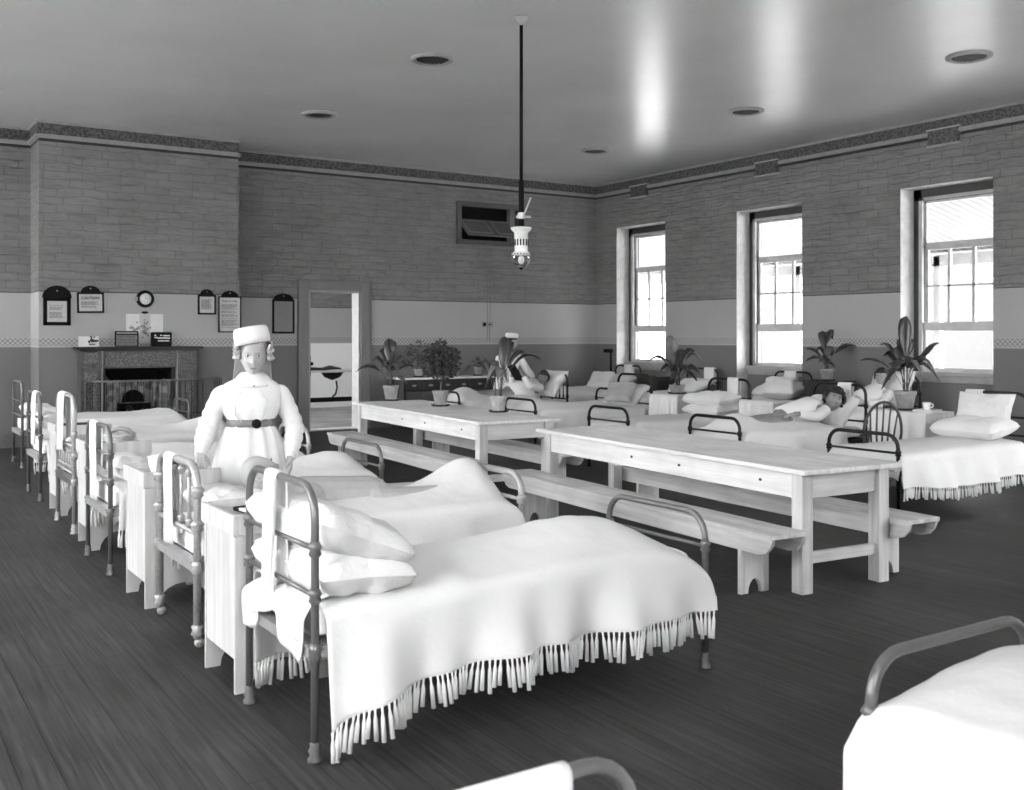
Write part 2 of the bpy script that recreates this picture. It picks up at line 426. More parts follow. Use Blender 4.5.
structure(f.build('baseboard_back', M['casing']))
f = MB()
for a, b in zip([YF]+[c+HW for c in WIN_Y], [c-HW for c in WIN_Y]+[YB]): f.box((XR-.025, a, 0), (XR, b, .2))
structure(f.build('baseboard_right', M['casing']))
# door casing and far room
f = MB()
f.box((DX0-.17, YB-.035, 0), (DX0, YB, DZ+.14)); f.box((DX1, YB-.035, 0), (DX1+.17, YB, DZ+.14)); f.box((DX0, YB-.035, DZ), (DX1, YB, DZ+.14))
f.box((DX0-.19, YB-.06, DZ+.14), (DX1+.19, YB, DZ+.18)); f.box((DX0-.19, YB-.055, 0), (DX0-.16, YB, DZ+.14)); f.box((DX1+.16, YB-.055, 0), (DX1+.19, YB, DZ+.14))
dc = f.build('door_1', M['casing'], bevel=.006); structure(dc)
f = MB(); f.box((DX0, YB-.01, 0), (DX0+.035, YB+T+.01, DZ)); f.box((DX1-.035, YB-.01, 0), (DX1, YB+T+.01, DZ)); f.box((DX0, YB-.01, DZ-.035), (DX1, YB+T+.01, DZ))
f.build('door_lining', M['mould'], dc)
l = MB().box((DX0+.035, YB+.02, .92), (DX0+.055, YB+.12, 1.26)).ball((DX0+.09, YB+.07, 1.12), .03).build('rim_lock', M['black'], dc)
FY = 21.4
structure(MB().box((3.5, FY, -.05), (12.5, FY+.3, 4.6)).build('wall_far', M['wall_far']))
structure(MB().box((3.5, YB+T-.36, -.25), (12.5, FY+.1, -.004)).build('floor_far', M['floor_far']))
structure(MB().box((3.3, YB+T, ZC), (12.7, FY+.3, ZC+.2)).build('ceiling_far', M['reveal']))
f = MB(); f.box((3.3, YB+T, -.1), (3.5, 17.2, 4.7)); f.box((3.3, 17.2, -.1), (3.5, 20.9, 1.0)); f.box((3.3, 17.2, 2.4), (3.5, 20.9, 4.7)); f.box((3.3, 20.9, -.1), (3.5, FY+.3, 4.7))
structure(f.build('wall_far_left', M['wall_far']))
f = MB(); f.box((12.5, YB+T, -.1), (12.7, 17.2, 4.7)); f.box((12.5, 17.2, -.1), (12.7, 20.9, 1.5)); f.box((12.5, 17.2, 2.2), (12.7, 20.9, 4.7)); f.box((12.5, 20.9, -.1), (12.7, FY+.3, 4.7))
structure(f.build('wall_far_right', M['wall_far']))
structure(MB().box((DX0, YB, -.01), (DX1, YB+T, .02)).build('trim_3', M['tablewood_x']))

# sash windows. local frame: x out of the room, y along the wall
def window(name, loc, rz, detail=True):
    e = empty(name, loc, rz); structure(e); H = HW
    f = MB()
    f.box((.30, -H, 1.05), (.46, -H+.12, ZT)); f.box((.30, H-.12, 1.05), (.46, H, ZT)); f.box((.30, -H, ZT-.17), (.46, H, ZT))
    fr = f.build('window_frame', M['frame_dark'], e)
    f = MB(); f.box((.27, -H+.10, 1.08), (.31, -H+.155, ZT-.12)); f.box((.27, H-.155, 1.08), (.31, H-.10, ZT-.12)); f.box((.27, -H+.10, ZT-.165), (.31, H-.10, ZT-.12))
    f.build('staff_bead', M['frame'], e)
    f = MB(); f.box((.18, -H-.0, 1.03), (.47, H+.0, 1.085)); f.box((.24, -H, .94), (.27, H, 1.03)); f.build('window_sill', M['frame'], e, bevel=.008)
    a, b = -H+.14, H-.14
    # lower sash
    f = MB(); x0, x1 = .315, .36
    f.box((x0, a, 1.085), (x1, b, 1.14)); f.box((x0, a, 1.66), (x1, b, 1.78)); f.box((x0, a, 1.14), (x1, a+.05, 1.66)); f.box((x0, b-.05, 1.14), (x1, b, 1.66))
    f.build('lower_sash', M['sash'], e)
    f = MB(); x0, x1 = .365, .41
    f.box((x0, a, 2.80), (x1, b, 2.87)); f.box((x0, a, 1.78), (x1, a+.05, 2.80)); f.box((x0, b-.05, 1.78), (x1, b, 2.80)); f.box((x0, a, 2.275), (x1, b, 2.30))
    for k in (1, 2):
        y = a + (b-a)*k/3; f.box((x0, y-.020, 1.78), (x1, y+.020, 2.80))
    f.build('middle_sash', M['sash'], e)
    f = MB(); x0, x1 = .34, .385
    f.box((x0, a, ZT-.20), (x1, b, ZT-.15)); f.box((x0, a, 2.87), (x1, a+.04, ZT-.15)); f.box((x0, b-.04, 2.87), (x1, b, ZT-.15)); f.box((x0, a, 2.87), (x1, b, 2.90))
    f.build('upper_sash', M['sash'], e)
    for nm, x, z0, z1 in (('lower_pane', .338, 1.14, 1.66), ('middle_pane', .388, 1.78, 2.80), ('upper_pane', .362, 2.90, ZT-.2)):
        f = MB(); f.add([(x, a, z0), (x, b, z0), (x, b, z1), (x, a, z1)], [(0, 1, 2, 3)]); f.build(nm, M['glass'], e)
    return e
k = 1
for y in reversed(WIN_Y): window('window_%d' % k, (XR, y, 0), 0); k += 1
for y in WIN_Y: window('window_%d' % k, (XL, y, 0), PI); k += 1
for x in (0.0, 8.0, 11.0): window('window_%d' % k, (x, YF, 0), -PI/2); k += 1

# veranda outside the right-hand windows
structure(MB().box((-60, -60, -.75), (13.0, 90, -.6)).build('ground', M['ground'])); structure(MB().box((13.0, -60, -.75), (90, 90, -.6)).build('ground_yard', M['paving']))
structure(MB().box((13.0, -3, -.2), (16.5, 24, -.04)).build('floor_veranda', M['veranda']))
f = MB(); f.add([(13.0, -3, 3.85), (16.6, -3, 3.02), (16.6, 24, 3.02), (13.0, 24, 3.85), (13.0, -3, 3.93), (16.6, -3, 3.10), (16.6, 24, 3.10), (13.0, 24, 3.93)],
    [(0, 3, 2, 1), (4, 5, 6, 7), (0, 1, 5, 4), (1, 2, 6, 5), (2, 3, 7, 6), (3, 0, 4, 7)])
m, nt, b = new_mat('veranda_ceiling_boards'); geo = N(nt, 'ShaderNodeNewGeometry')
w = N(nt, 'ShaderNodeTexWave', bands_direction='Y'); w.inputs['Scale'].default_value = 2.0; nt.links.new(geo.outputs['Position'], w.inputs['Vector'])
nt.links.new(ramp(nt, w.outputs['Fac'], [(.05, .07), (.14, .16)]), b.inputs['Base Color']); bump(nt, b, w.outputs['Fac'], .5, .02)
structure(f.build('roof_veranda', m))
rail = empty('veranda_railing', (16.35, 10, 0)); structure(rail)
def railing(z): return MB().box((-.03, -13, z-.03), (.03, 14, z+.03))
for z in (.95, .55, .2): railing(z).build('rail', M['veranda'], rail)
MB().box((-.06, -13, 2.82), (.06, 14, 3.03)).build('eaves_beam', M['veranda'], rail)
for i in range(9):
    y = -11.5 + 3.18*i
    MB().box((-.06, y-.06, -.2), (.06, y+.06, 3.0)).build('post', M['veranda'], rail)
ph = empty('sky_blocking_house', (30, 40, 0)); tag(ph, 'large pale building added far beyond the veranda to block sky, glimpsed through the farther windows', 'building')  # added to block bright sky and calm its reflection on the ceiling
MB().box((-3, -17, -.6), (3, 20, 7)).build('wall_boards', M['pale_blocker'], ph)
MB().add([(-3.3, -17.3, 7), (3.3, -17.3, 7), (0, -17.3, 9), (-3.3, 20.3, 7), (3.3, 20.3, 7), (0, 20.3, 9)], [(0,1,2), (5,4,3), (0,3,4,1), (1,4,5,2), (2,5,3,0)]).build('roof', M['house'], ph)
hs = empty('boarded_house', (24, 13, 0)); tag(hs, 'pale grey boarded building beyond the veranda, seen through the windows', 'building')
MB().box((-2, -8, -.6), (2.5, 8, 4.6)).build('wall_boards', M['house'], hs)
MB().box((-2.03, -2.4, -.4), (-1.99, -1.5, 1.9)).build('door_panel', M['sash'], hs)
MB().box((-2.03, -.3, .9), (-1.99, .7, 2.1)).build('window_panes', M['frame_dark'], hs)

# ------------------------------------------------------------------ things on ceiling and walls
def ceiling_vent(x, y, lab):
    e = empty('ceiling_vent', (x, y, ZC)); tag(e, lab, 'vent', 'round ceiling ventilators')
    MB().lathe([(.235, .0), (.235, -.02), (.20, -.035), (.175, -.02), (.175, .0)], n=32, caps=False).build('rim', M['mould'], e)
    MB().lathe([(.176, -.004), (.17, -.010), (.001, -.010)], n=32, caps=False).build('well', M['soot'], e)
    g = MB()
    for k in range(-4, 5):
        h = math.sqrt(.17**2 - (k*.036)**2); g.box((k*.036-.006, -h, -.022), (k*.036+.006, h, -.014))
    g.build('grille', M['dark_wood'], e)
ceiling_vent(5.3, 9.72, 'round dark ceiling vent directly left of the lamp pipe, above the nurse')
ceiling_vent(5.37, 13.0, 'small round ceiling vent near the far wall above the chimney breast')
ceiling_vent(10.1, 13.1, 'round ceiling vent close to the far right corner of the room')
ceiling_vent(9.98, 9.7, 'round ceiling vent between the two bright window reflections')
ceiling_vent(10.0, 6.5, 'large round ceiling vent above the window nearest the camera')
for y, lab in ((14.84, 'small square wall ventilator above the farthest window'), (11.66, 'small square wall ventilator above the middle window'), (8.48, 'wide wall ventilator under the frieze above the nearest window')):
    e = empty('square_ventilator', (XR-.052, y, 4.285)); tag(e, lab, 'vent', 'ventilators under the frieze')
    MB().box((0, -.23, -.10), (.05, .23, .10)).build('grating_plate', M['frieze'], e)
    MB().box((-.008, -.25, .10), (.05, .25, .12)).box((-.008, -.25, -.12), (.05, .25, -.10)).build('rim', M['frame'], e)

# pendant lamp
lp = Vector((5.3, 8.0)); e = empty('pendant_lamp', (lp.x, lp.y, ZC)); tag(e, 'white pierced enamel lamp on a long pipe hanging from the ceiling', 'lamp')
zt = 2.58-ZC
MB().tube([(0,0,0), (0,0,zt+.42)], .017).tube([(0,0,zt+.45), (0,0,zt+.02)], .027).build('pipe', M['black'], e)
MB().lathe([(.06, 0), (.06, -.02), (.03, -.05), (.02, -.08)]).build('ceiling_rose', M['mould'], e)
r2 = RT
c = MB(); c.ball((0,0,zt+.13), .04)
c.tube([tuple(-r2*.05+Vector((0,0,zt+.12))), tuple(r2*.09+Vector((0,0,zt+.12)))], .012).tube([tuple(r2*.02+Vector((0,0,zt+.13))), tuple(r2*.09+Vector((0,0,zt+.30)))], .008)
c.build('gas_tap', M['porcelain'], e)
b_ = MB(); b_.lathe([(.03, zt+.03), (.10, zt+.02), (.095, zt), (.065, zt-.03), (.062, zt-.2), (.075, zt-.215), (.092, zt-.22), (.092, zt-.235), (.05, zt-.24)], n=28)
bd = b_.build('lamp_body', M['porcelain'], e)
s_ = MB()
for k in range(14):
    a = 2*PI*k/14; s_.box((.058, -.006, zt-.15), (.067, .006, zt-.09), Matrix.Rotation(a, 4, 'Z'))
for k in range(20):
    a = 2*PI*k/20; s_.box((.085, -.006, zt-.232), (.096, .006, zt-.223), Matrix.Rotation(a, 4, 'Z'))
s_.build('vent_slots', M['black'], bd)
MB().lathe([(.085, zt-.235), (.088, zt-.27), (.07, zt-.32), (.04, zt-.35), (.002, zt-.355)], n=28, caps=False).build('lamp_globe', M['lamp_glass'], e)
MB().lathe([(.01, zt-.24), (.028, zt-.26), (.03, zt-.30), (.012, zt-.32)]).build('mantle', M['porcelain'], e)
MB().lathe([(.002, zt-.375), (.018, zt-.365), (.02, zt-.352), (.004, zt-.348)], n=14).build('finial', M['black'], e)

# hopper ventilator in back wall
e = empty('hopper_ventilator', ((HX0+HX1)/2, YB, HZ0)); tag(e, 'dark framed hopper ventilator with two-panelled flap high on the far wall', 'ventilator')
w2 = (HX1-HX0)/2; hh = HZ1-HZ0
f = MB(); f.box((-w2-.06, -.06, -.06), (w2+.06, .1, .03)); f.box((-w2-.06, -.06, hh-.03), (w2+.06, .1, hh+.06)); f.box((-w2-.06, -.06, 0), (-w2+.03, .1, hh)); f.box((w2-.03, -.06, 0), (w2+.06, .1, hh))
f.build('frame', M['vent_frame'], e, bevel=.01)
MB().box((-w2, .2, 0), (w2, .25, hh)).build('back_board', M['black'], e)
Mx = Matrix.Translation((0, -.03, .28)) @ Matrix.Rotation(math.radians(-52), 4, 'X')
f = MB(); f.box((-w2+.04, -.015, -.30), (w2-.04, .015, .22), Mx)
fl = f.build('flap', M['shutter'], e)
f = MB()
for sx in (-1, 1):
    cx = sx*(w2-.04)/2; hwx = (w2-.04)/2-.06
    for a, b in (((cx-hwx, -.024, -.24), (cx+hwx, -.014, -.225)), ((cx-hwx, -.024, .15), (cx+hwx, -.014, .165)), ((cx-hwx, -.024, -.24), (cx-hwx+.014, -.014, .165)), ((cx+hwx-.014, -.024, -.24), (cx+hwx, -.014, .165))): f.box(a, b, Mx)
f.build('flap_moulding', M['mould'], fl)
MB().box((w2-.22, -.02, 0), (w2-.12, .1, hh)).build('stay', M['casing'], e)
sw = onY(487, 324.5, YB)
f = MB(); 
for dx in (-.02, .06): f.tube([(sw.x+dx, YB-.06, HZ0), (sw.x+dx*.6, YB-.03, sw.z-.3)], .0045, 6)
cd = f.build('cord', M['casing']); tag(cd, 'thin pull cords hanging from the hopper ventilator to the cleat', 'cord')
e = empty('cord_cleat', (sw.x, YB, sw.z)); tag(e, 'small cleat plate on far wall below the hopper ventilator', 'cleat')
MB().box((-.11, -.03, -.05), (.11, 0, .05)).build('plate', M['mould'], e); MB().box((-.10, -.05, -.03), (-.05, -.03, .03)).box((.0, -.045, -.006), (.09, -.03, .006)).build('knob', M['black'], e)

# notices
def text_part(s, loc, size, mat, parent, rx=PI/2):
    cu = bpy.data.curves.new('lettering', 'FONT'); cu.body = s; cu.size = size; cu.align_x = 'CENTER'; cu.align_y = 'CENTER'; cu.extrude = .001; cu.offset = size*.02
    o = bpy.data.objects.new('lettering', cu); dg = bpy.context.evaluated_depsgraph_get(); COL.objects.link(o)
    dg.update(); me = bpy.data.meshes.new_from_object(o.evaluated_get(dg)); me.materials.clear(); me.materials.append(mat)
    n = bpy.data.objects.new('lettering', me); COL.objects.link(n); n.parent = parent; n.location = loc; n.rotation_euler = (rx, 0, 0)
    bpy.data.objects.remove(o); return n
def notice(u0, v0, u1, v1, plane, arch, lab, lines, head=None, fr=.03, paper='paper', tilt=0):
    a = onY(u0, (v0+v1)/2, plane); b = onY(u1, (v0+v1)/2, plane); cu = (u0+u1)/2
    t = onY(cu, v0, plane).z; bt = onY(cu, v1, plane).z; w = (b.x-a.x)/2; h = t-bt
    e = empty('framed_notice', ((a.x+b.x)/2, plane, bt)); e.rotation_euler = (0, tilt, 0); tag(e, lab, 'notice', 'framed ward notices')
    f = MB()
    f.box((-w, -.03, 0), (w, -.004, fr)); f.box((-w, -.03, h-fr), (w, -.004, h)); f.box((-w, -.03, 0), (-w+fr, -.004, h)); f.box((w-fr, -.03, 0), (w, -.004, h))
    f.build('frame', M['black'], e, bevel=.004)
    aw, ah = arch
    poly = [(-aw, 0)] + [(aw*math.cos(PI - PI*k/14), ah*math.sin(PI*k/14)) for k in range(1, 14)] + [(aw, 0)]
    Mt = Matrix.Translation((0, -.006, h-.005)) @ Matrix.Rotation(PI/2, 4, 'X')
    MB().prism(poly, Mt, .02).build('hanging_crest', M['black'], e)
    MB().ball((0, -.03, h+ah*.55), .01).build('screw', M['mould'], e)
    MB().box((-w+fr, -.018, fr), (w-fr, -.010, h-fr)).build('sheet_of_paper', M[paper], e)
    L = MB(); r = random.Random(int(u0)); n = lines; top = h - fr - (.11 if head else .05)
    for i in range(n):
        z = top - (top-fr-.04)*i/n
        if r.random() < .12: continue
        x0 = -w+fr+.03; x1 = w-fr-.03; x1 -= r.random()*.25*(x1-x0); 
        x = x0
        while x < x1:
            l = .015 + r.random()*.035; L.box((x, -.0195, z), (min(x+l, x1), -.018, z+.010)); x += l+.009
    L.build('print_lines', M['ink_soft'], e)
    if head:
        text_part(head, (0, -.0205, h-fr-.055), min(.075, (2*w-2*fr-.05)*1.45/len(head)), M['ink'], e)
    return e
notice(43, 297.5, 70.5, 325.5, BY, (.19, .17), 'arched black framed notice at the far left of the chimney breast', 14, None, .05)
notice(77, 292.5, 104, 313, BY, (.13, .10), 'wide framed notice headed CAUTION, left of the clock', 8, 'CAUTION', .025, tilt=-.02)
notice(197.5, 295, 215.5, 314.5, BY, (.10, .09), 'smallest framed notice, right of the clock and above the mantel', 12, None, .025)
notice(218, 296.5, 240.8, 332.5, BY, (.13, .09), 'tall framed notice at the right edge of the chimney breast', 26, 'RULES OF WARD', .018)
notice(272, 299.5, 294, 333.5, YB, (.17, .10), 'tall dim framed notice hanging between chimney breast and doorway', 14, None, .03, 'paper_dim')
# clock
c0 = onY(144.8, 299, BY); e = empty('round_clock', (c0.x, BY, c0.z)); tag(e, 'round black wall clock with white face above the mantel', 'clock')
RX = Matrix.Rotation(PI/2, 4, 'X')
MB().lathe([(.125, 0), (.125, .03), (.105, .055), (.085, .055), (.08, .035)], n=32, M=RX).build('case', M['black'], e)
MB().lathe([(.084, .036), (.084, .042)], n=32, M=RX).build('dial', M['enamel'], e)
MB().box((-.002, -.046, 0), (.002, -.043, .055)).box((0, -.046, -.002), (.04, -.043, .002)).build('hands', M['ink'], e)
MB().box((-.15, -.06, -.03), (-.11, 0, .03)).build('bracket', M['mould'], e)

# fireplace
FX0, FX1 = 2.80, 4.40
e = empty('fireplace_surround', ((FX0+FX1)/2, BY, 0)); tag(e, 'dark marble fireplace surround with carved frieze and mantel shelf', 'fireplace')
w = (FX1-FX0)/2
MB().box((-w-.07, -.27, 1.40), (w+.07, 0, 1.435)).box((-w-.02, -.22, 1.375), (w+.02, 0, 1.40)).build('mantel_shelf', M['slate'], e, bevel=.006)
for s in (-1, 1):
    f = MB(); f.box((s*w, -.17, 0), (s*(w-.27), 0, 1.375)); f.box((s*(w+.01), -.19, 0), (s*(w-.28), 0, .14)); f.box((s*(w+.01), -.19, 1.14), (s*(w-.28), 0, 1.18)); p = f.build('pilaster', M['marble'], e, bevel=.006)
    MB().box((s*(w-.05), -.185, 1.20), (s*(w-.22), -.16, 1.36)).box((s*(w-.05), -.185, .2), (s*(w-.22), -.16, 1.08)).build('carved_panel', M['carved'], p, bevel=.01)
    MB().box((s*(w-.275), -.185, .0), (s*(w-.29), -.1, 1.375)).build('fillet', M['mould'], p)
f = MB(); f.box((-w+.27, -.15, 1.13), (w-.27, 0, 1.375)).build('lintel', M['marble'], e)
f = MB(); f.box((-w+.31, -.165, 1.155), (w-.31, -.145, 1.35)).build('carved_frieze', M['carved'], e, bevel=.01)
for s in (-1, 1): MB().box((s*.54, -.09, .0), (s*.46, .3, 1.13)).build('cheek', M['slate'], e)
for s in (-1, 1): MB().box((s*.46, -.02, 0), (s*.30, .03, .95)).build('tiled_side', M['tile'], e)
f = MB(); f.add([(-.52, -.10, 1.13), (.52, -.10, 1.13), (.34, .12, .93), (-.34, .12, .93), (-.52, -.08, 1.13), (.52, -.08, 1.13), (.34, .14, .93), (-.34, .14, .93)],
   [(0,1,2,3), (7,6,5,4), (0,4,5,1), (1,5,6,2), (2,6,7,3), (3,7,4,0)]); f.build('smoke_hood', M['hood'], e)
f = MB(); f.box((-.30, .06, 0), (-.24, .32, .95)).box((.24, .06, 0), (.30, .32, .95)).box((-.30, .30, 0), (.30, .34, 1.0)).box((-.24, .28, .55), (.24, .30, .90)).build('fireback', M['tile'], e)
poly = [(-.16, 0)] + [(.16*math.cos(PI-PI*k/12), .18*math.sin(PI*k/12)) for k in range(1, 12)] + [(.16, 0)]
f = MB(); f.prism(poly, Matrix.Translation((0, .27, .62)) @ RX, .03); f.build('register_door', M['soot'], e)
f = MB(); f.box((-.26, .04, .12), (.26, .28, .16))
for k in range(6): f.tube([(-.25, .05, .2+k*.07), (0, .01, .2+k*.07), (.25, .05, .2+k*.07)], .009, 6)
for s in (-1, 1): f.box((s*.25, .04, .0), (s*.27, .07, .62))
f.box((-.25, .22, .16), (.25, .25, .6)); gr = f.build('fire_grate', M['soot'], e)
r_ = random.Random(3); f = MB()
for k in range(26): f.ball((r_.uniform(-.2, .2), r_.uniform(.08, .2), r_.uniform(.18, .55)), r_.uniform(.02, .05), 7)
f.build('coals', M['slate'], gr)
MB().box((-w, -.75, 0), (w, -.19, .03)).build('hearth_slab', M['slate'], e)
# fire guard
GX0, GX1, GY = 2.86, 4.62, 14.72
e = empty('fire_guard', ((GX0+GX1)/2, GY, 0)); tag(e, 'tall wire fire guard with brass top rail round the hearth', 'fire guard')
w = (GX1-GX0)/2; D = .55
def gpath(z): 
    return [(-w, D, z), (-w, .08, z), (-w+.08, 0, z), (w-.3, 0, z), (w-.1, .06, z), (w, .2, z), (w+.03, D, z)]
MB().tube(gpath(.97), .013, 8).build('top_rail', M['brass'], e)
f = MB(); f.tube(gpath(.06), .008, 6).tube(gpath(.5), .005, 6); f.build('lower_rail', M['black'], e)
f = MB(); n = 17
for k in range(n+1):
    x = -w+.08 + (2*w-.38)*k/n; f.tube([(x, 0, .06), (x, 0, .97)], .005, 5)
for k in range(5):
    for sx in (-1, 1): f.tube([(sx*(w if sx < 0 else w+.005*k), .12+.1*k, .06), (sx*(w if sx < 0 else w+.005*k), .12+.1*k, .97)], .005, 5)
f.build('wire_bars', M['black'], e)

# things on the mantel
ZM = 1.436
def standing(name, u0, u1, h, y, lab, cat, mats, t=.012, lean=.0):
    a = onY(u0, 340, y); b = onY(u1, 340, y); e = empty(name, ((a.x+b.x)/2, y, ZM)); tag(e, lab, cat); e.rotation_euler = (-lean, 0, 0)
    return e, (b.x-a.x)/2
e, w = standing('greeting_card', 78.5, 99, 0, 15.28, 'white card with dark flower spray at the left end of the mantel', 'card', None)
MB().box((-w, 0, 0), (w, .008, .145)).build('card', M['paper_white'], e)
f = MB(); r_ = random.Random(5)
for k in range(26): f.ball((w*.35+r_.gauss(0, w*.25), -.002, .085+r_.gauss(0, .022)), (.014, .004, .010), 7)
f.build('flower_print', M['ink'], e)
e, w = standing('framed_text', 115, 138.5, 0, 15.32, 'small dark framed text standing left of centre on the mantel', 'framed text', None)
MB().box((-w, 0, 0), (w, .02, .22)).build('frame', M['black'], e)
MB().box((-w+.02, -.004, .015), (w-.02, .001, .16)).box((-w+.02, -.004, .178), (w-.02, .001, .205)).build('text_sheet', M['paper_dim'], e)
f = MB()
for i in range(6):
    x = -w+.03
    while x < w-.04:
        l = r_.uniform(.012, .03); f.box((x, -.006, .03+i*.022), (x+l, -.004, .04+i*.022)); x += l+.008
f.build('print_lines', M['black'], e)
e, w = standing('lettered_sign', 151, 172, 0, 15.30, 'small black sign with white lettering, right of centre on the mantel', 'sign', None)
MB().box((-w, 0, 0), (w, .03, .205)).build('board', M['black'], e, bevel=.012)
f = MB()
for (x0, x1, z) in ((-.10, -.07, .12), (-.10, -.08, .15), (-.02, .0, .15), (.02, .11, .145), (-.06, .11, .11), (-.05, .02, .07), (.04, .11, .07)):
    x = x0
    while x < x1: f.box((x, -.004, z), (x+.010, .001, z+.018)); x += .014
f.build('white_lettering', M['enamel'], e)
e, w = standing('shell', 176, 181, 0, 15.3, 'tiny pale ornament lying near the right end of the mantel', 'ornament', None)
e.name = 'ornament'; MB().ball((0, 0, .012), (.035, .02, .012)).build('body', M['mould'], e)
# pinned picture above the mantel
a = onY(126, 326, BY); b = onY(163, 326, BY); t = onY(144, 314, BY).z; bt = onY(144, 342, BY).z
e = empty('flower_picture', ((a.x+b.x)/2, BY, ZM+.02)); tag(e, 'pale wall picture of flowers, with almanac strip, pinned over the mantel', 'picture')
w = (b.x-a.x)/2; h = t-ZM-.02
MB().box((-w, -.008, .17), (w, -.001, h)).build('mount', M['paper_white'], e)
MB().box((-.075, -.016, .02), (.075, -.008, h+.01)).build('almanac_strip', M['paper'], e)
f = MB()
for k in range(40): f.ball((r_.gauss(.0, .03), -.017, .26+r_.gauss(0, .06)), (.013, .003, .013), 6)
for k in range(30): f.ball((-w*.5+r_.gauss(0, .05), -.009, .22+r_.gauss(0, .03)), (.012, .003, .010), 6)
f.build('flower_print', M['ink_soft'], e)
MB().ball((0, -.012, h+.02), (.05, .01, .02)).build('clip', M['black'], e)
# ------------------------------------------------------------------ iron beds.  local frame: x from head (0) to foot (L), y 0..BW
BL, BW = 1.99, .74
def arch_pts(x, z, w, r, z0=0.):
    p = [(x, 0, z0), (x, 0, z-r)]
    for k in range(1, 7): a = PI/2*k/6; p.append((x, r-r*math.cos(a), z-r+r*math.sin(a)))
    for k in range(0, 7): a = PI/2*k/6; p.append((x, w-r+r*math.sin(a), z-r+r*math.cos(a)))
    p.append((x, w, z0)); return p
def collar(mb, x, y, z, r, h=.03): mb.lathe([(r*1.0, -h), (r*1.6, -h*.6), (r*1.25, -h*.1), (r*1.75, h*.3), (r*1.0, h)], (x, y, z), 12)
def foot_knob(name, x, y, mat, par, r, castor):
    f = MB(); f.lathe([(r*.95, .075), (r*1.35, .068), (r*1.1, .055), (r*1.6, .04), (r*1.2, .022), (r*1.8, .010), (r*1.7, .0)], (x, y, 0), 12)
    if castor:
        f = MB(); f.lathe([(r*.9, .12), (r*1.5, .11), (r*1.2, .09), (r*1.6, .07), (r*.6, .055), (r*.6, .03)], (x, y, 0), 12)
        f.lathe([(.004, -.014), (.024, -.012), (.026, 0), (.024, .012), (.004, .014)], (0, 0, 0), 12, Matrix.Translation((x+.01, y, .026)) @ RX)
    return f.build(name, mat, par)
def make_bed(mat, head_z=1.03, foot_z=.74, r=.016, spindles=0, castor=False, rail=None, name='hospital_bed', low=0):
    e = empty(name); rail = rail or M['angle']
    for x, z, nm, bars in ((0, head_z, 'head_frame', (.795, .62)), (BL, foot_z, 'foot_frame', (.585,))):
        f = MB(); f.tube(arch_pts(x, z, BW, .12, .05), r, 12)
        b = MB()
        if spindles and x == 0:
            sz = .70 if low else z; b.tube([(x, 0, .58-.1*low), (x, BW, .58-.1*low)], r*.7, 8)
            if low: b.tube([(x, 0, .70), (x, BW, .70)], r*.7, 8)
            for k in range(1, spindles+1):
                y = BW*k/(spindles+1); b.tube([(x, y, .58-.1*low), (x, y, sz-.01)], r*.45, 8); collar(b, x, y, .62-.1*low, r*.6, .02); collar(b, x, y, sz-.05, r*.6, .02)
        else:
            for zz in bars: b.tube([(x, 0, zz), (x, BW, zz)], r*.62, 8)
        for y in (0, BW):
            for zz in bars: collar(f, x, y, zz, r)
            collar(f, x, y, .41, r*.95, .035)
        f = f.build(nm, mat, e)
        b.build('cross_bar', mat, f)
        for y in (0, BW): foot_knob('castor' if castor else 'foot', x, y, mat, f, r, castor)
    for y in (.0, BW):
        a = MB(); a.box((0, y-.006+(.012 if y else -.012)*0, .385), (BL, y+.006, .43)).box((0, min(y, y+(.035 if y == 0 else -.035)), .385), (BL, max(y, y+(.035 if y == 0 else -.035)), .391))
        a.build('side_rail', rail, e)
    for x in (.0, BL):
        a = MB(); a.box((x-.02, .015, .385), (x-.012, BW-.015, .435)).box((x-.03, .015, .43), (x+.03, BW-.015, .436))
        a.build('end_rail', rail, e)
    def mt(u, v):  # mattress as a rounded slab
        a = 2*PI*v; sgn = lambda c: (abs(c)**.35)*(1 if c >= 0 else -1)
        k = 1-.06*(abs(2*u-1)**8); x = .04+u*(BL-.11)
        return (x, BW/2+(BW/2-.02)*k*sgn(math.cos(a)), .50+.062*k*sgn(math.sin(a)))
    q = MB(); q.grid(mt, 16, 28); n = len(q.v)
    q.f.append(tuple(range(0, 28))); q.sm.append(False); q.f.append(tuple(range(n-29, n-1))); q.sm.append(False)
    q.build('mattress', M['mattress'], e)
    return e
NB = {}
def place_bed(proto, loc, rz, label, group):
    b = proto if not proto.get('used') else copy_tree(proto)
    proto['used'] = 1
    b.location = loc; b.rotation_euler = (0, 0, rz); tag(b, label, 'bed', group); return b

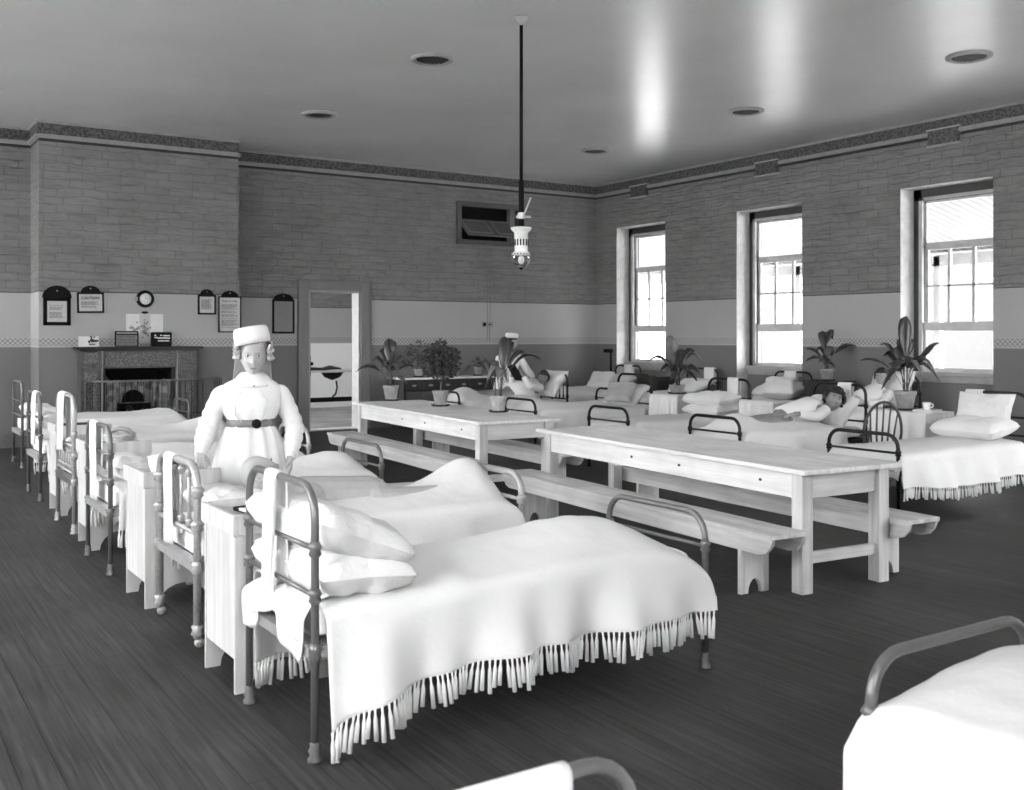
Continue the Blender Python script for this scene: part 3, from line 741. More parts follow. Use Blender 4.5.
def nz(x, y, s=0., k=1.): return noise.noise(Vector((x*k, y*k, s)))
def bedspread(loc, rz, x0, x1, top, mound, hem, label, seed=1, fringe=.12, group='white bedspreads', foot_drop=.16, fw=.20, flare=.035, nx=64, mat='sheet', folds=1.0):
    """cover hanging over both sides.  hem = (z near y=0 side fn(x), z other side fn(x))"""
    hw = BW/2 + .045; yc = BW/2; r = .07
    ny_h, ny_c, ny_t = 16, 4, 22
    def ridge(x, y):
        t = (x-x0)/(x1-x0)
        z = top + mound(x, y) + .010*nz(x, y, seed, 3) + .006*nz(x, y, seed+9, 9)
        return z
    def edge_z(x, y):
        e = min(1, abs(x-x1)/fw); return ridge(x, y) - foot_drop*(1-math.sqrt(max(0, 1-(1-e)**2)))
    rows = []
    xs = [x0+(x1-x0)*i/nx for i in range(nx+1)]
    def fold(x, side, d):
        return d*(.020*math.sin(x*9+seed+side*2)+.012*math.sin(x*21+seed*2+side)+.02*nz(x*2.2, side*3, seed, 2))*folds
    for x in xs:
        row = []
        for side in (-1, 1):
            seq = []
            hz = hem[0](x) if side < 0 else hem[1](x); ye = yc+side*(hw-r); ze = edge_z(x, ye) 
            cz = ze - r
            for i in range(ny_h+1):
                t = 1-i/ny_h; d = t
                z = cz + (hz-cz)*t
                seq.append((x+.01*math.sin(x*14+seed)*t, yc+side*(hw + flare*(1-.7*smooth01((x-x1+.5)/.5))*t**1.2) + side*fold(x, side, t)*2.2*min(1, (cz-hz)/.3), z))
            for i in range(1, ny_c): 
                a = PI/2*i/ny_c; seq.append((x, yc+side*(hw-r+r*math.cos(a)), cz + r*math.sin(a)))
            row.append(seq)
        topseq = []
        for j in range(ny_t+1):
            y = yc-(hw-r)+2*(hw-r)*j/ny_t; topseq.append((x, y, edge_z(x, y)))
        rows.append(row[0]+topseq+list(reversed(row[1])))
    w = len(rows[0]); q = MB()
    # close the foot end: hang the last row down a little inside the foot frame
    last = rows[-1]
    for dz, dx in ((.05, .012), (.16, .014)):
        nr = []
        for p in last:
            ctr = abs(p[1]-yc) < hw-.02
            nr.append((p[0]+(dx if ctr else .004), yc+(p[1]-yc)*(.985 if ctr else 1), max(p[2]-dz, .30) if ctr else p[2]))
        rows.append(nr)
    q.add([p for rw in rows for p in rw], [(i*w+j, (i+1)*w+j, (i+1)*w+j+1, i*w+j+1) for i in range(len(rows)-1) for j in range(w-1)], True)
    o = q.build('bedspread', M[mat], None, loc=loc, rot=(0,0,rz), solid=.006)
    tag(o, label, 'bedspread', group)
    if fringe:
        rr = random.Random(seed)
        for side, idx in ((0, 0), (1, w-1)):
            fr = MB()
            pts = [Vector(rw[idx]) for rw in rows[:nx+1]]; acc = 0; k = 0; sp = .024
            for a, b in zip(pts, pts[1:]):
                L = (b-a).length
                while acc < L:
                    p = a.lerp(b, acc/L); l = fringe*rr.uniform(.8, 1.1); cl = math.sin(p.x*23+seed)*.012
                    dx = cl+rr.gauss(0, .006); dy = (-1 if side == 0 else 1)*rr.uniform(-.005, .012)
                    q0 = p+Vector((0, 0, .004)); q1 = p+Vector((dx*.4, dy*.5, -l*.35)); q2 = p+Vector((dx, dy, -l))
                    if q2.z < .012: q2.z = .012; q1.z = max(q1.z, .02)
                    fr.tube([q0, (q0+q1)/2, q1, q2], [.006, .004, .0085, .0095], 6)
                    acc += sp*rr.uniform(.8, 1.2)
                acc -= L
            fr.build('fringe', M['fringe'], o)
    return o
def gauss(x, c, s): return math.exp(-((x-c)/s)**2)
def body_mound(h=.10, feet=.13, fx=1.70, start=.35, w=.24, xend=1.93):
    def fn(x, y):
        a = gauss(y, BW/2, w); t = smooth01((x-start)/.4)*(1-smooth01((x-xend+.12)/.22))
        return a*(h*t*(1-.25*gauss(x, 1.25, .3)) + feet*gauss(x, fx, .22)*(1-smooth01((x-xend+.05)/.15)))
    return fn
def flat_mound(h=.02): return lambda x, y: h*gauss(y, BW/2, .3)

def pillow(loc, rz, centre, size=(.42, .62, .15), tilt=0, yaw=0, label='', seed=0, mat='sheet2', group='white pillows', cat='pillow', name='pillow', roll=0):
    a, b, c = size
    def side(s):
        def fn(u, v):
            x = (u-.5)*2; y = (v-.5)*2
            e = max(0, (1-abs(x)**3.4))*max(0, (1-abs(y)**3.8)); e = e**.40
            k = .90+.10*abs(x*y)
            w = nz(x*1.7, y*1.7, seed+s*5, 1)*.026*e + nz(x*4, y*4, seed+s, 1)*.010*e + .007*e*math.sin(9*x+5*y+3*nz(x, y, seed, 2))*max(abs(x), abs(y))**2
            return (x*a/2*(k+.03*(1-abs(y))), y*b/2*(k+.03*(1-abs(x))), s*c/2*e + w)
        return fn
    q = MB(); q.grid(side(1), 22, 28); q.grid(side(-1), 22, 28)
    Ml = Matrix.Translation(centre) @ Matrix.Rotation(yaw, 4, 'Z') @ Matrix.Rotation(tilt, 4, 'Y') @ Matrix.Rotation(roll, 4, 'X')
    Mw = Matrix.Translation(loc) @ Matrix.Rotation(rz, 4, 'Z') @ Ml
    o = q.build(name, M[mat]); o.matrix_world = Mw; tag(o, label, cat, group); return o

def towel(loc, rz, y, z, w, l1, l2, label, name='towel', mat='sheet', rr=.016, group='towels over the head rails', cat='towel', skew=0):
    """cloth folded over the rail at x=0; l1 outside, l2 inside"""
    prof = [(-rr-.008-.012*k, z-l1*(1-k)) if False else (-rr-.010, z-l1*(1-k/8)) for k in range(8)]
    prof += [(-(rr+.006)*math.cos(PI*k/6), z+(rr+.004)*math.sin(PI*k/6)) for k in range(7)]
    prof += [(rr+.008, z-l2*k/8) for k in range(1, 9)]
    n = len(prof)-1; s = random.Random(int(y*1000)+int(loc[1]*77)).random()*9
    def fn(u, v):
        px, pz = prof[min(n, int(round(u*n)))]; t = max(0, (z-pz)/max(l1, l2))
        return (px+.012*math.sin(v*7+s)*t*(-1 if px < 0 else 1)*1, y+(v-.5)*w*(1-.10*t*math.sin(s)) + skew*t, pz+.008*math.sin(v*5+s)*t)
    q = MB(); q.grid(fn, n, 8)
    o = q.build(name, M[mat], None, loc=loc, rot=(0,0,rz), solid=.006); tag(o, label, cat, group); return o

bedA = make_bed(M['iron']); bedB = make_bed(M['iron_pale'], .93, .74, .021, 4, True)
bedE = make_bed(M['iron_pale'], 1.10, .74, .018, 6, rail=M['iron'], low=1); bedG = make_bed(M['iron'], .98, .74)
bedC = make_bed(M['iron_dark'], rail=M['iron_dark'], r=.017); bedD = make_bed(M['iron_dark'], .98, .74, .017, 6, rail=M['iron_dark'])
GL, GR, GO = 'iron beds in the left-hand row', 'iron beds behind the tables', 'iron beds against the window wall'
HXL = 1.49
cst = lambda v: (lambda x: v)
# left row ------------------------------------------------
Y = {1: 3.65, 2: 5.31, 3: 7.24, 4: 8.90, 5: 10.84, 6: 13.65}
lab = {1: 'nearest iron bed of the left row, its bare head posts facing the camera',
       2: 'pale jointed-tube iron bed directly in front of the nurse, with castors',
       3: 'iron bed just behind the nurse, third from the camera',
       4: 'pale iron bed with short spindles, fourth in the left row',
       5: 'iron bed at the far left edge of the picture',
       6: 'iron bed nearest the fireplace guard, with small foot hoop showing'}
XLR = {1: 1.49, 2: 1.53, 3: 1.51, 4: 1.58, 5: 1.62, 6: 1.84}
for k, pr in ((1, bedA), (2, bedB), (3, bedG), (4, bedE), (5, bedA), (6, bedA)):
    place_bed(pr, (XLR[k], Y[k], 0), 0, lab[k], GL)
def hem1(x): return .29 - .19*math.exp(-x/.28) + .006*math.sin(x*9)
def mound1(x, y):
    a = gauss(y, BW/2, .30); return a*(.07*smooth01((x-.3)/.4) + .075*gauss(x, 1.40, .42) - .03*smooth01((x-1.62)/.36))
P = lambda k: (XLR[k], Y[k], 0)
bedspread((HXL, Y[1], 0), 0, .03, 2.02, .575, mound1, (hem1, lambda x: .21-.05*smooth01((.5-x)/.4)), 'fringed white bedspread on the nearest bed, hanging almost to the floor', 2, .125, flare=.04, nx=90, foot_drop=.20, fw=.42)
def mound2(x, y): return gauss(y, BW/2, .28)*(.08*smooth01((x-.35)/.4)) + .16*gauss(x, 1.88, .26)*gauss(y, .50, .24)
bedspread((XLR[2], Y[2], 0), 0, .10, 2.01, .575, mound2, (cst(.32), cst(.34)), 'white bedspread humped high over the feet, on the bed before the nurse', 4, .10, flare=.03)
bedspread((XLR[3], Y[3], 0), 0, .05, 2.0, .57, body_mound(.06, .05), (cst(.30), cst(.30)), 'white bedspread on the bed directly behind the nurse', 5, .11)
bedspread((XLR[4], Y[4], 0), 0, .05, 2.0, .57, body_mound(.08, .04), (cst(.30), cst(.30)), 'smooth white bedspread rising left of the nurse\'s elbow', 6, .11)
bedspread((XLR[5], Y[5], 0), 0, .05, 2.0, .575, body_mound(.09, .05), (cst(.28), cst(.28)), 'white bedspread on the second bed away from the fire guard', 7, .11)
bedspread((XLR[6], Y[6], 0), 0, .2, 2.0, .56, body_mound(.05, .02), (cst(.30), cst(.30)), 'white bedspread right in front of the fire guard', 8, .11)
# pillows of the nearest bed
pillow(P(1), 0, (.22, .38, .66), (.42, .80, .20), math.radians(4), .03, 'flat lower pillow at the head of the nearest bed', 1)
pillow(P(1), 0, (.20, .36, .80), (.44, .76, .20), math.radians(22), .10, 'plump upper pillow propped on the head rails of the nearest bed', 2)
pillow(P(2), 0, (.33, .38, .665), (.46, .64, .17), math.radians(6), 0, 'white pillow under the bald head beside the nurse', 3)
pillow(P(3), 0, (.24, .38, .66), (.42, .62, .17), math.radians(14), 0, 'rumpled pillow on the bed behind the pale locker with bowl', 4)
pillow(P(4), 0, (.24, .38, .65), (.42, .62, .16), math.radians(10), 0, 'pillow at the head of the spindled bed, fourth in left row', 5)
pillow(P(5), 0, (.22, .36, .70), (.42, .62, .17), math.radians(28), 0, 'pillow standing up in the bed at the far left edge', 6)
pillow((XLR[6], Y[6], 0), 0, (.25, .36, .66), (.42, .62, .17), math.radians(10), 0, 'pillow on the bed in front of the fireplace', 8)
towel(P(1), 0, .42, 1.03, .13, .50, .46, 'long narrow towel folded over the head rail of the nearest bed')
towel(P(2), 0, .46, .93, .17, .46, .40, 'towel hanging on the jointed pale head rail before the nurse', rr=.021)
towel(P(3), 0, .46, .98, .20, .52, .30, 'towel over the head rail of the bed behind the bowl locker')
towel(P(4), 0, .42, 1.10, .26, .46, .36, 'towel over the spindled head rail, fourth bed of the left row', rr=.021)
towel(P(5), 0, .22, 1.03, .22, .5, .40, 'towel on the head rail at the far left edge')
# drawsheet corner hanging at the head of the near bed
def ds(u, v): return (.10-.135*smooth01(v*1.6)+.012*math.sin(u*17)*v, .05+.64*u+.02*math.sin(v*7+u*3), .60-.05*v-.13*v*v*(1+.5*math.sin(u*7+1))+.012*math.sin(u*23+v*4))
o = MB().grid(ds, 20, 16).build('drawsheet', M['sheet2'], None, loc=P(1), solid=.005); tag(o, 'crumpled sheet drooping over the end rail at the head of the nearest bed', 'sheet')
# wooden rod tied to the near head rail
o = MB().bar((HXL-.035, Y[1]+.375, .58), (HXL-.03, Y[1]+.345, 1.02), .012, .012).build('wooden_rod', M['locker'], None); tag(o, 'slim pale rod standing against the towel on the nearest bed', 'rod')

# right inner row ------------------------------------------
HXR = 9.60; XRR = {1: 9.57, 2: 9.70, 3: 9.62, 4: 9.62, 5: 9.70}
YR = {1: 6.33, 2: 8.32, 3: 10.02, 4: 11.92, 5: 14.05}
lab = {1: 'black iron bed at the right edge, foot hoop beside the table end',
       2: 'black iron bed with the curly-haired patient, behind the right table',
       3: 'black iron bed behind the middle of the right-hand table',
       4: 'black iron bed behind the gap between the two tables',
       5: 'black spindled iron bed beside the far nurse'}
for k, pr in ((1, bedC), (2, bedC), (3, bedC), (4, bedC), (5, bedD)):
    place_bed(pr, (XRR[k], YR[k], 0), PI, lab[k], GR)
Q = lambda k: (XRR[k], YR[k], 0)
bedspread(Q(1), PI, .12, 2.0, .575, flat_mound(.03), (cst(.3), lambda x: .27+.02*math.sin(x*4)), 'fringed bedspread of the right edge bed, reaching near the floor', 11, .10, 'white bedspreads behind the tables', flare=.07, foot_drop=.05, fw=.1)
bedspread(Q(2), PI, .38, 2.0, .58, body_mound(.12, .06), (cst(.33), cst(.33)), 'bedspread over the curly-haired patient behind the right table', 12, .09, 'white bedspreads behind the tables')
bedspread(Q(3), PI, .15, 2.0, .575, flat_mound(.02), (cst(.33), cst(.33)), 'flat bedspread of the unoccupied bed behind the right table', 13, .09, 'white bedspreads behind the tables')
bedspread(Q(4), PI, .15, 2.0, .60, body_mound(.08, .04), (cst(.33), cst(.33)), 'bedspread of the bed between the two tables', 14, .09, 'white bedspreads behind the tables')
bedspread(Q(5), PI, .5, 2.0, .60, body_mound(.10, .10), (cst(.33), cst(.33)), 'bedspread over the dark-haired patient by the far nurse', 15, .09, 'white bedspreads behind the tables')
GP = 'pillows on the beds behind the tables'
pillow(Q(1), PI, (.32, .37, .70), (.50, .68, .20), .10, 0, 'large soft pillow on the bed at the right edge', 21, group=GP)
pillow(Q(1), PI, (.05+.10, .37, .86), (.36, .60, .12), 1.25, 0, 'square pillow standing against the rail at the right edge', 22, group=GP)
pillow(Q(2), PI, (.18, .34, .72), (.46, .68, .20), .75, 0, 'pillow behind the curly-haired patient', 23, group=GP)
pillow(Q(3), PI, (.34, .40, .655), (.46, .66, .16), .05, 0, 'lower of two flat pillows behind the middle of the right table', 24, group=GP)
pillow(Q(3), PI, (.31, .37, .79), (.46, .64, .17), .08, .1, 'upper of two flat pillows behind the middle of the right table', 25, group=GP)
pillow(Q(4), PI, (.18, .40, .74), (.46, .60, .18), .6, .2, 'pale pillow leaning beside the grey cushion', 26, group=GP)
pillow(Q(4), PI, (.46, .60, .80), (.36, .40, .14), .75, .5, 'square grey cushion propped in the bed between the tables', 27, mat='greycloth', group=GP, cat='cushion', name='cushion')
pillow(Q(5), PI, (.09, .38, .82), (.50, .66, .18), .95, 0, 'upright pillow behind the dark-haired patient by the far nurse', 28, group=GP)
for k, yy, s in ((2, .46, 'card-like folded towel on the rail behind the curly-haired patient'), (3, .46, 'folded towel on the head rail behind the middle of the right table'),
                 (1, .18, 'folded towel on the head rail at the right edge')):
    towel(Q(k), PI, yy, 1.03, .19, .26, .26, s, group='towels on the rails behind the tables', rr=.017)

# outer row, heads to the window wall
HXO = 12.28
YO = {0: 9.45, 1: 11.32, 2: 13.32, 3: 15.30}
lab = {0: 'bed at the window wall holding the patient propped behind the big-leaved plant',
       1: 'bed at the window wall under the middle window',
       2: 'bed at the window wall between the farthest two windows',
       3: 'bed at the window wall under the farthest window'}
R_ = lambda k: (HXO, YO[k], 0)
for k in range(4):
    place_bed(bedC, R_(k), PI, lab[k], GO)
    bedspread(R_(k), PI, .25, 2.0, .59, body_mound(.10, .04), (cst(.33), cst(.33)), ['bedspread of the propped-up patient near the nearest window', 'bedspread on the bed under the middle window', 'bedspread on the bed between the farthest two windows', 'bedspread on the bed under the farthest window'][k], 31+k, 0, 'white bedspreads along the windows')
GP = 'pillows along the window wall'
pillow(R_(0), PI, (.16, .37, .86), (.56, .66, .18), 1.05, 0, 'tall upright pillow behind the propped patient near the plant', 41, group=GP)
pillow(R_(1), PI, (.28, .36, .76), (.52, .74, .26), .25, 0, 'broad heaped pillow under the middle window', 42, group=GP)
pillow(R_(1), PI, (.55, .60, .84), (.42, .46, .2), .5, .6, 'rumpled pillow turned on edge under the middle window', 43, group=GP)
pillow(R_(2), PI, (.26, .36, .74), (.48, .66, .2), .3, 0, 'pillow on the bed between the farthest two windows', 44, group=GP)
pillow(R_(3), PI, (.28, .36, .74), (.50, .70, .2), .3, 0, 'broad pillow under the farthest window', 45, group=GP)
pillow(R_(3), PI, (.75, .50, .78), (.40, .46, .16), .8, .4, 'square pillow propped mid-bed under the farthest window', 46, group=GP)
for k, yy, s in ((1, .34, 'folded towel hanging on the rail under the middle window'), (2, .56, 'folded towel on the rail between the farthest windows'), (3, .40, 'folded towel on the rail under the farthest window')):
    towel(R_(k), PI, yy, 1.03, .24, .26, .26, s, group='towels on the rails along the window wall', rr=.017)

# the two beds right in front of the camera, feet towards the room
bF1 = place_bed(bedA, (.62+BW, 1.64-BL, 0), PI/2, 'bed cut off at the bottom edge, only its foot showing', 'iron beds nearest the camera')
bF2 = place_bed(bedA, (2.30+BW, 1.78-BL, 0), PI/2, 'bed cut off at the bottom right corner, foot rail in front', 'iron beds nearest the camera')
def mF(x, y): return .05*gauss(y, BW/2, .4) + .06*gauss(x, 1.4, .4) - .02*smooth01((x-1.85)/.15)
bedspread((.62+BW, 1.64-BL, 0), PI/2, .3, 1.95, .575, mF, (cst(.32), cst(.32)), 'bedspread peeping in at the bottom edge of the picture', 51, .11, 'bedspreads nearest the camera')
bedspread((2.30+BW, 1.78-BL, 0), PI/2, .3, 2.04, .62, lambda x, y: .06*gauss(y, BW/2, .4)+.04*smooth01((BW-y)/BW), (cst(.28), cst(.28)), 'white bedspread filling the bottom right corner', 52, .11, 'bedspreads nearest the camera', flare=.07, foot_drop=.12, fw=.25)
towel((.62+BW, 1.64, 0), -PI/2, -.30, .74, .26, .22, .22, 'white towel over the foot rail at the bottom edge of the picture')

# ------------------------------------------------------------------ tables and benches (long axis almost along the room)
def long_table(name_label, p, ang, L, W=.93, H=.776):
    e = empty('long_table', (p[0], p[1], 0), ang); tag(e, name_label, 'table', 'scrubbed wooden ward tables')
    f = MB(); n = 4
    for k in range(n): f.box((W*k/n+.001, 0, H-.03), (W*(k+1)/n-.001, L, H))
    f.build('tabletop', M['tablewood_y'], e, bevel=.004)
    i = .05
    ft = MB(); ft.box((i+.012, .10, H-.19), (i+.04, L-.10, H-.03)); ft.build('apron', M['tablewood_y'], e, bevel=.003)
    ft = MB(); ft.box((W-i-.04, .10, H-.19), (W-i-.012, L-.10, H-.03)); ft.build('apron', M['tablewood_y'], e, bevel=.003)
    for y in (.10, L-.13):
        ft = MB(); ft.box((i+.05, y, H-.19), (W-i-.05, y+.028, H-.03)); ft.build('end_apron', M['tablewood_x'], e, bevel=.003)
    for x in (i, W-i-.092):
        for y in (.07, L-.07-.092):
            q = MB(); q.box((x, y, 0), (x+.092, y+.092, H-.03)); q.build('leg', M['tablewood_z'], e, bevel=.005)
    for y in (.095,):
        q = MB(); q.box((i+.085, y, .18), (W-i-.085, y+.035, .25)); q.build('stretcher', M['tablewood_x'], e, bevel=.003)
    q = MB()
    for t in (.14, .40, .58): q.ball((i+.010, L*t, H-.11), (.006, .016, .010), 8)
    q.build('turn_button', M['chairwood'], e)
    return e
AN = math.radians(-4.2)
def along(p, ang, x, y): return (p[0]+x*math.cos(ang)-y*math.sin(ang), p[1]+x*math.sin(ang)+y*math.cos(ang))
ang1 = math.atan2(-(5.13-4.90), 7.46-4.28); pT1 = (4.88, 4.26)
T1 = long_table('long scrubbed wooden table on the right, bare top, end towards camera', pT1, ang1, 3.24, .865)
ang2 = math.atan2(-(5.26-5.05), 11.70-8.36); pT2 = (5.05, 8.36)
T2 = long_table('long scrubbed wooden table on the left with three potted plants', pT2, ang2, 3.36)
def bench(label, p, ang, L, W=.30, H=.415):
    e = empty('bench', (p[0], p[1], 0), ang); tag(e, label, 'bench', 'long wooden benches')
    f = MB(); f.box((0, 0, H-.028), (W/2-.001, L, H)).box((W/2+.001, 0, H-.028), (W, L, H)); f.build('seat', M['benchwood'], e, bevel=.004)
    rc = .10
    poly = [(0, .0), (.02, -.05), (.06, -.09), (.12, -.105), (L-.12, -.105), (L-.06, -.09), (L-.02, -.05), (L, 0)]
    for x in (.015, W-.037):
        Mt = Matrix.Translation((x, 0, H-.028)) @ Matrix(((0,0,1,0),(1,0,0,0),(0,1,0,0),(0,0,0,1)))
        MB().prism(poly, Mt, .022).build('side_board', M['benchwood'], e)
    for y in (.30, L-.33):
        lg = [(0.037, 0)] + [(.10, 0)] + [(W/2-.055*math.cos(PI*k/8), .09*math.sin(PI*k/8)) for k in range(9)] + [(W-.10, 0), (W-.037, 0), (W-.037, H-.028), (.037, H-.028)]
        Mt = Matrix.Translation((0, y+.03, 0)) @ RX
        MB().prism(lg, Mt, .03).build('leg', M['tablewood_z'], e)
    return e
b1 = along(pT1, ang1, -.30, -.03); bench('bench along the near side of the right-hand table', b1, ang1, 3.35)
b2 = along(pT1, ang1, .82, -.08); bench('bench along the far side of the right-hand table, end sticking out', b2, ang1, 3.30)
b3 = along(pT2, ang2, -.30, .02); bench('bench along the near side of the left-hand table', b3, ang2, 3.40, .34)
b4 = along(pT2, ang2, .90, -.02); bench('bench behind the left-hand table', b4, ang2, 3.36)

# ------------------------------------------------------------------ bedside lockers
def locker(label, x, y, d=.44, w=.46, h=.79, mats=('locker', 'locker', 'locker_top'), group='pale bedside lockers', hole=False):
    e = empty('bedside_locker', (x, y, 0)); tag(e, label, 'locker', group)
    t = .02; a, b, c = M[mats[0]], M[mats[1]], M[mats[2]]
    out = [(0, 0), (.07, 0)] + [(d/2-(d/2-.07)*math.cos(PI*k/10), .13*math.sin(PI*k/10)) for k in range(11)] + [(d-.07, 0), (d, 0), (d, h-.004), (0, h-.004)]
    for yy in (t, w): MB().prism(out, Matrix.Translation((.0, yy-.0003, 0)) @ RX, t-.001).build('end_panel', a, e)
    f = MB(); n = 3
    for k in range(n): f.box((.004, t+(w-2*t)*k/n+.0015, .15), (.02, t+(w-2*t)*(k+1)/n-.0015, h-.005))
    f.build('back_boards', b, e)
    MB().box((d-.02, t, .15), (d-.004, w-t, h-.06)).build('door', b, e)
    MB().box((.02, t, h-.045), (d-.005, w-t, h-.025)).box((.02, t, .16), (d-.02, w-t, .18)).build('shelf', c, e)
    f = MB(); f.box((-.014, -.014, h-.085), (.010, w+.014, h+.007)).box((.0102, -.014, h-.085), (d+.002, .010, h+.007)).box((.0102, w-.010, h-.085), (d+.002, w+.014, h+.007)); f.build('top_rim', a, e, bevel=.004)
    if hole: MB().lathe([(.013, 0), (.013, .003), (.001, .003)], n=12, M=Matrix.Translation((.27, .0, .52)) @ RX).build('finger_hole', M['black'], e)
    return e
locker('pale wooden locker between the two nearest beds, tray top with papers', 1.47, 4.52, hole=True)
locker('pale wooden locker with white bowl, left of the nurse', 1.49, 6.22, w=.48)
locker('narrow pale locker between third and fourth beds of left row', 1.55, 8.12)
locker('pale locker near the left edge, between fourth and fifth beds', 1.62, 9.83, w=.50)
e = empty('enamel_bowl', (1.63, 6.42, .768)); tag(e, 'white enamel bowl on the locker beside the nurse', 'bowl')
MB().lathe([(.055, 0), (.072, .05), (.075, .095), (.080, .098), (.078, .104), (.068, .098), (.05, .012), (.001, .01)], n=28, caps=False).build('bowl', M['enamel'], e)
o = MB().tube([(-.06, 0, .02), (0, 0, .026), (.07, 0, .02)], [.022, .032, .018], 10).build('brush', M['black'], None, loc=(1.76, 6.56, .768), rot=(0,0,.5)); tag(o, 'dark brush lying behind the white bowl', 'brush')
o = MB().box((-.13, -.09, 0), (.13, .09, .018)).build('book', M['black'], None, loc=(1.70, 4.76, .768), rot=(0,0,.15), bevel=.003); tag(o, 'dark thin book on the locker between the nearest beds', 'book')
o = MB().box((-.11, -.05, 0), (.11, .05, .012)).build('notepad', M['paper_white'], None, loc=(1.66, 4.66, .788), rot=(0,0,.1)); tag(o, 'white notepad lying on the dark book', 'notepad')
e = empty('basket', (1.80, 8.32, .768)); tag(e, 'shallow grey basket on the third locker of the left row', 'basket')
MB().lathe([(.09, 0), (.12, .06), (.125, .075), (.115, .072), (.085, .01), (.001, .01)], n=24, caps=False).build('bowl', M['hair_grey'], e)
MB().tube([(-.10, 0, .06), (-.05, .02, .10), (0, .0, .115), (.06, -.01, .10), (.10, 0, .06)], .02, 8).build('folded_cloth', M['greycloth'], e)
o = MB().box((-.16, -.02, 0), (.16, .02, .03)).build('clothes_brush', M['dark_wood'], None, loc=(1.80, 10.1, .768)); tag(o, 'dark brush on the locker near the left edge', 'brush')

def dressed_locker(label, x, y, w, clab, d=.46):
    l = locker(label, x, y, d, w, .79, group='cloth-covered lockers behind the tables')
    def fn(u, v):
        yy = -.02+(w+.04)*u
        if v < .3: return (d*(1-v/.3)-.0, yy, .803)
        t = (v-.3)/.7; return (-.030-.012*math.sin(u*34)*min(1, t*3)-.012*t, yy+.006*math.sin(u*20)*t, .803-.44*t)
    o = MB().grid(fn, 60, 20).build('locker_cloth', M['sheet'], None, loc=(x, y, 0), solid=.004); tag(o, clab, 'cloth', 'white pleated locker cloths')
dressed_locker('cloth-covered locker under the big-leaved plant, right', 9.20, 6.46, .62, 'pleated white cloth below the big-leaved plant on the right')
dressed_locker('cloth-covered locker left of the curly-haired patient', 9.20, 8.50, .50, 'pleated white cloth left of the curly-haired patient')
dressed_locker('cloth-covered locker under the bushy aspidistra before the far windows', 9.20, 10.15, .52, 'pleated white cloth under the plant before the far windows')
locker('small dark locker at the window wall below the farthest window', 11.95, 13.75, .42, .5, .86, ('locker_dark',)*3, 'dark lockers at the window wall')
locker('small dark stand at the window wall carrying a potted plant', 11.90, 9.80, .40, .60, .93, ('locker_dark',)*3, 'dark lockers at the window wall')
e = empty('cup', (9.36, 6.56, .832)); tag(e, 'white cup standing on the stacked books, right-hand locker', 'cup')
MB().lathe([(.030, 0), (.040, .05), (.042, .075), (.036, .07), (.001, .01)], n=20, caps=False).build('bowl', M['enamel'], e)
MB().tube([(.038, 0, .06), (.062, 0, .055), (.062, 0, .03), (.036, 0, .02)], .006, 6, M=Matrix.Rotation(-.8, 4, 'Z')).build('handle', M['enamel'], e)
o = MB().box((-.13, -.10, 0), (.13, .10, .025)).build('book', M['paper_white'], None, loc=(9.40, 6.58, .806), rot=(0,0,.2), bevel=.003); tag(o, 'white book under the cup on the right-hand locker', 'book')

# sideboard at the back wall
e = empty('sideboard', (7.95, 15.60, 0)); tag(e, 'dark sideboard with drawers and pale marble top at the far wall', 'sideboard')
w, d, h = 2.0, .55, .875
MB().box((-.04, -.04, h-.035), (w+.04, d, h)).build('marble_top', M['enamel'], e, bevel=.006)
f = MB(); f.box((0, 0, .72-.02), (w, d, h-.035)).box((0, 0, .1), (.04, d, .72)).box((w-.04, 0, .1), (w, d, .72)).box((0, d-.02, .1), (w, d, .72)).box((0, 0, .08), (w, d, .12)); f.build('carcase', M['dark_wood'], e)
for k in range(3):
    q = MB().box((.05+.65*k, -.018, .66), (.05+.65*k+.6, 0, .82)).build('drawer', M['locker_dark'], e, bevel=.004)
    for s in (.14, .46): MB().ball((.05+.65*k+s, -.035, .74), (.045, .016, .018), 10).build('handle', M['mould'], q)
    q = MB().box((.06+.65*k, .0, .14), (.05+.65*k+.58, .02, .64)).build('cupboard_door', M['dark_wood_z'], e, bevel=.004)
for x in (.05, w-.05):
    for y in (.05, d-.05): MB().lathe([(.03, 0), (.02, .03), (.035, .09)], (x, y, 0), 10).build('leg', M['dark_wood_z'], e)

# table in the far room
e = empty('trestle_table', (8.05, 19.6, 0)); tag(e, 'dark iron-legged table seen through the doorway', 'table')
MB().box((-1.1, -.35, .85), (1.1, .35, .89)).build('table_top', M['sash'], e)
for x in (-.75, .75): 
    MB().bar((x, -.3, 0), (x, -.3, .85), .06, .06).build('leg', M['black'], e); MB().bar((x, .3, 0), (x, .3, .85), .06, .06).build('leg', M['black'], e)
MB().bar((-1.1, -.3, .31), (1.1, -.3, .31), .05, .09).build('stretcher', M['black'], e)
MB().bar((-.7, -.3, .36), (-.38, -.3, .84), .05, .05, (0,1,0)).build('brace', M['black'], e)
MB().lathe([(.02, -.16), (.16, -.10), (.23, 0)], (.28, -.1, .85), 16).build('basin', M['black'], e)
MB().lathe([(.02, -.16), (.16, -.10), (.23, 0)], (-.85, -.1, .85), 16).build('basin', M['black'], e)
MB().tube([(.28, -.3, .68), (.30, -.3, .55), (.27, -.3, .42), (.2, -.3, .36)], .018, 8).build('drain_pipe', M['black'], e)
o = MB().tube([(-.5, 0, .03), (-.2, .0, .04), (.1, .02, .03), (.25, 0, .06), (.5, 0, .035)], [.02, .035, .03, .045, .015], 8).build('folded_apron', M['dark_wood'], None, loc=(8.0, 19.45, .885)); tag(o, 'dark crumpled bundle on the table beyond the doorway', 'bundle')

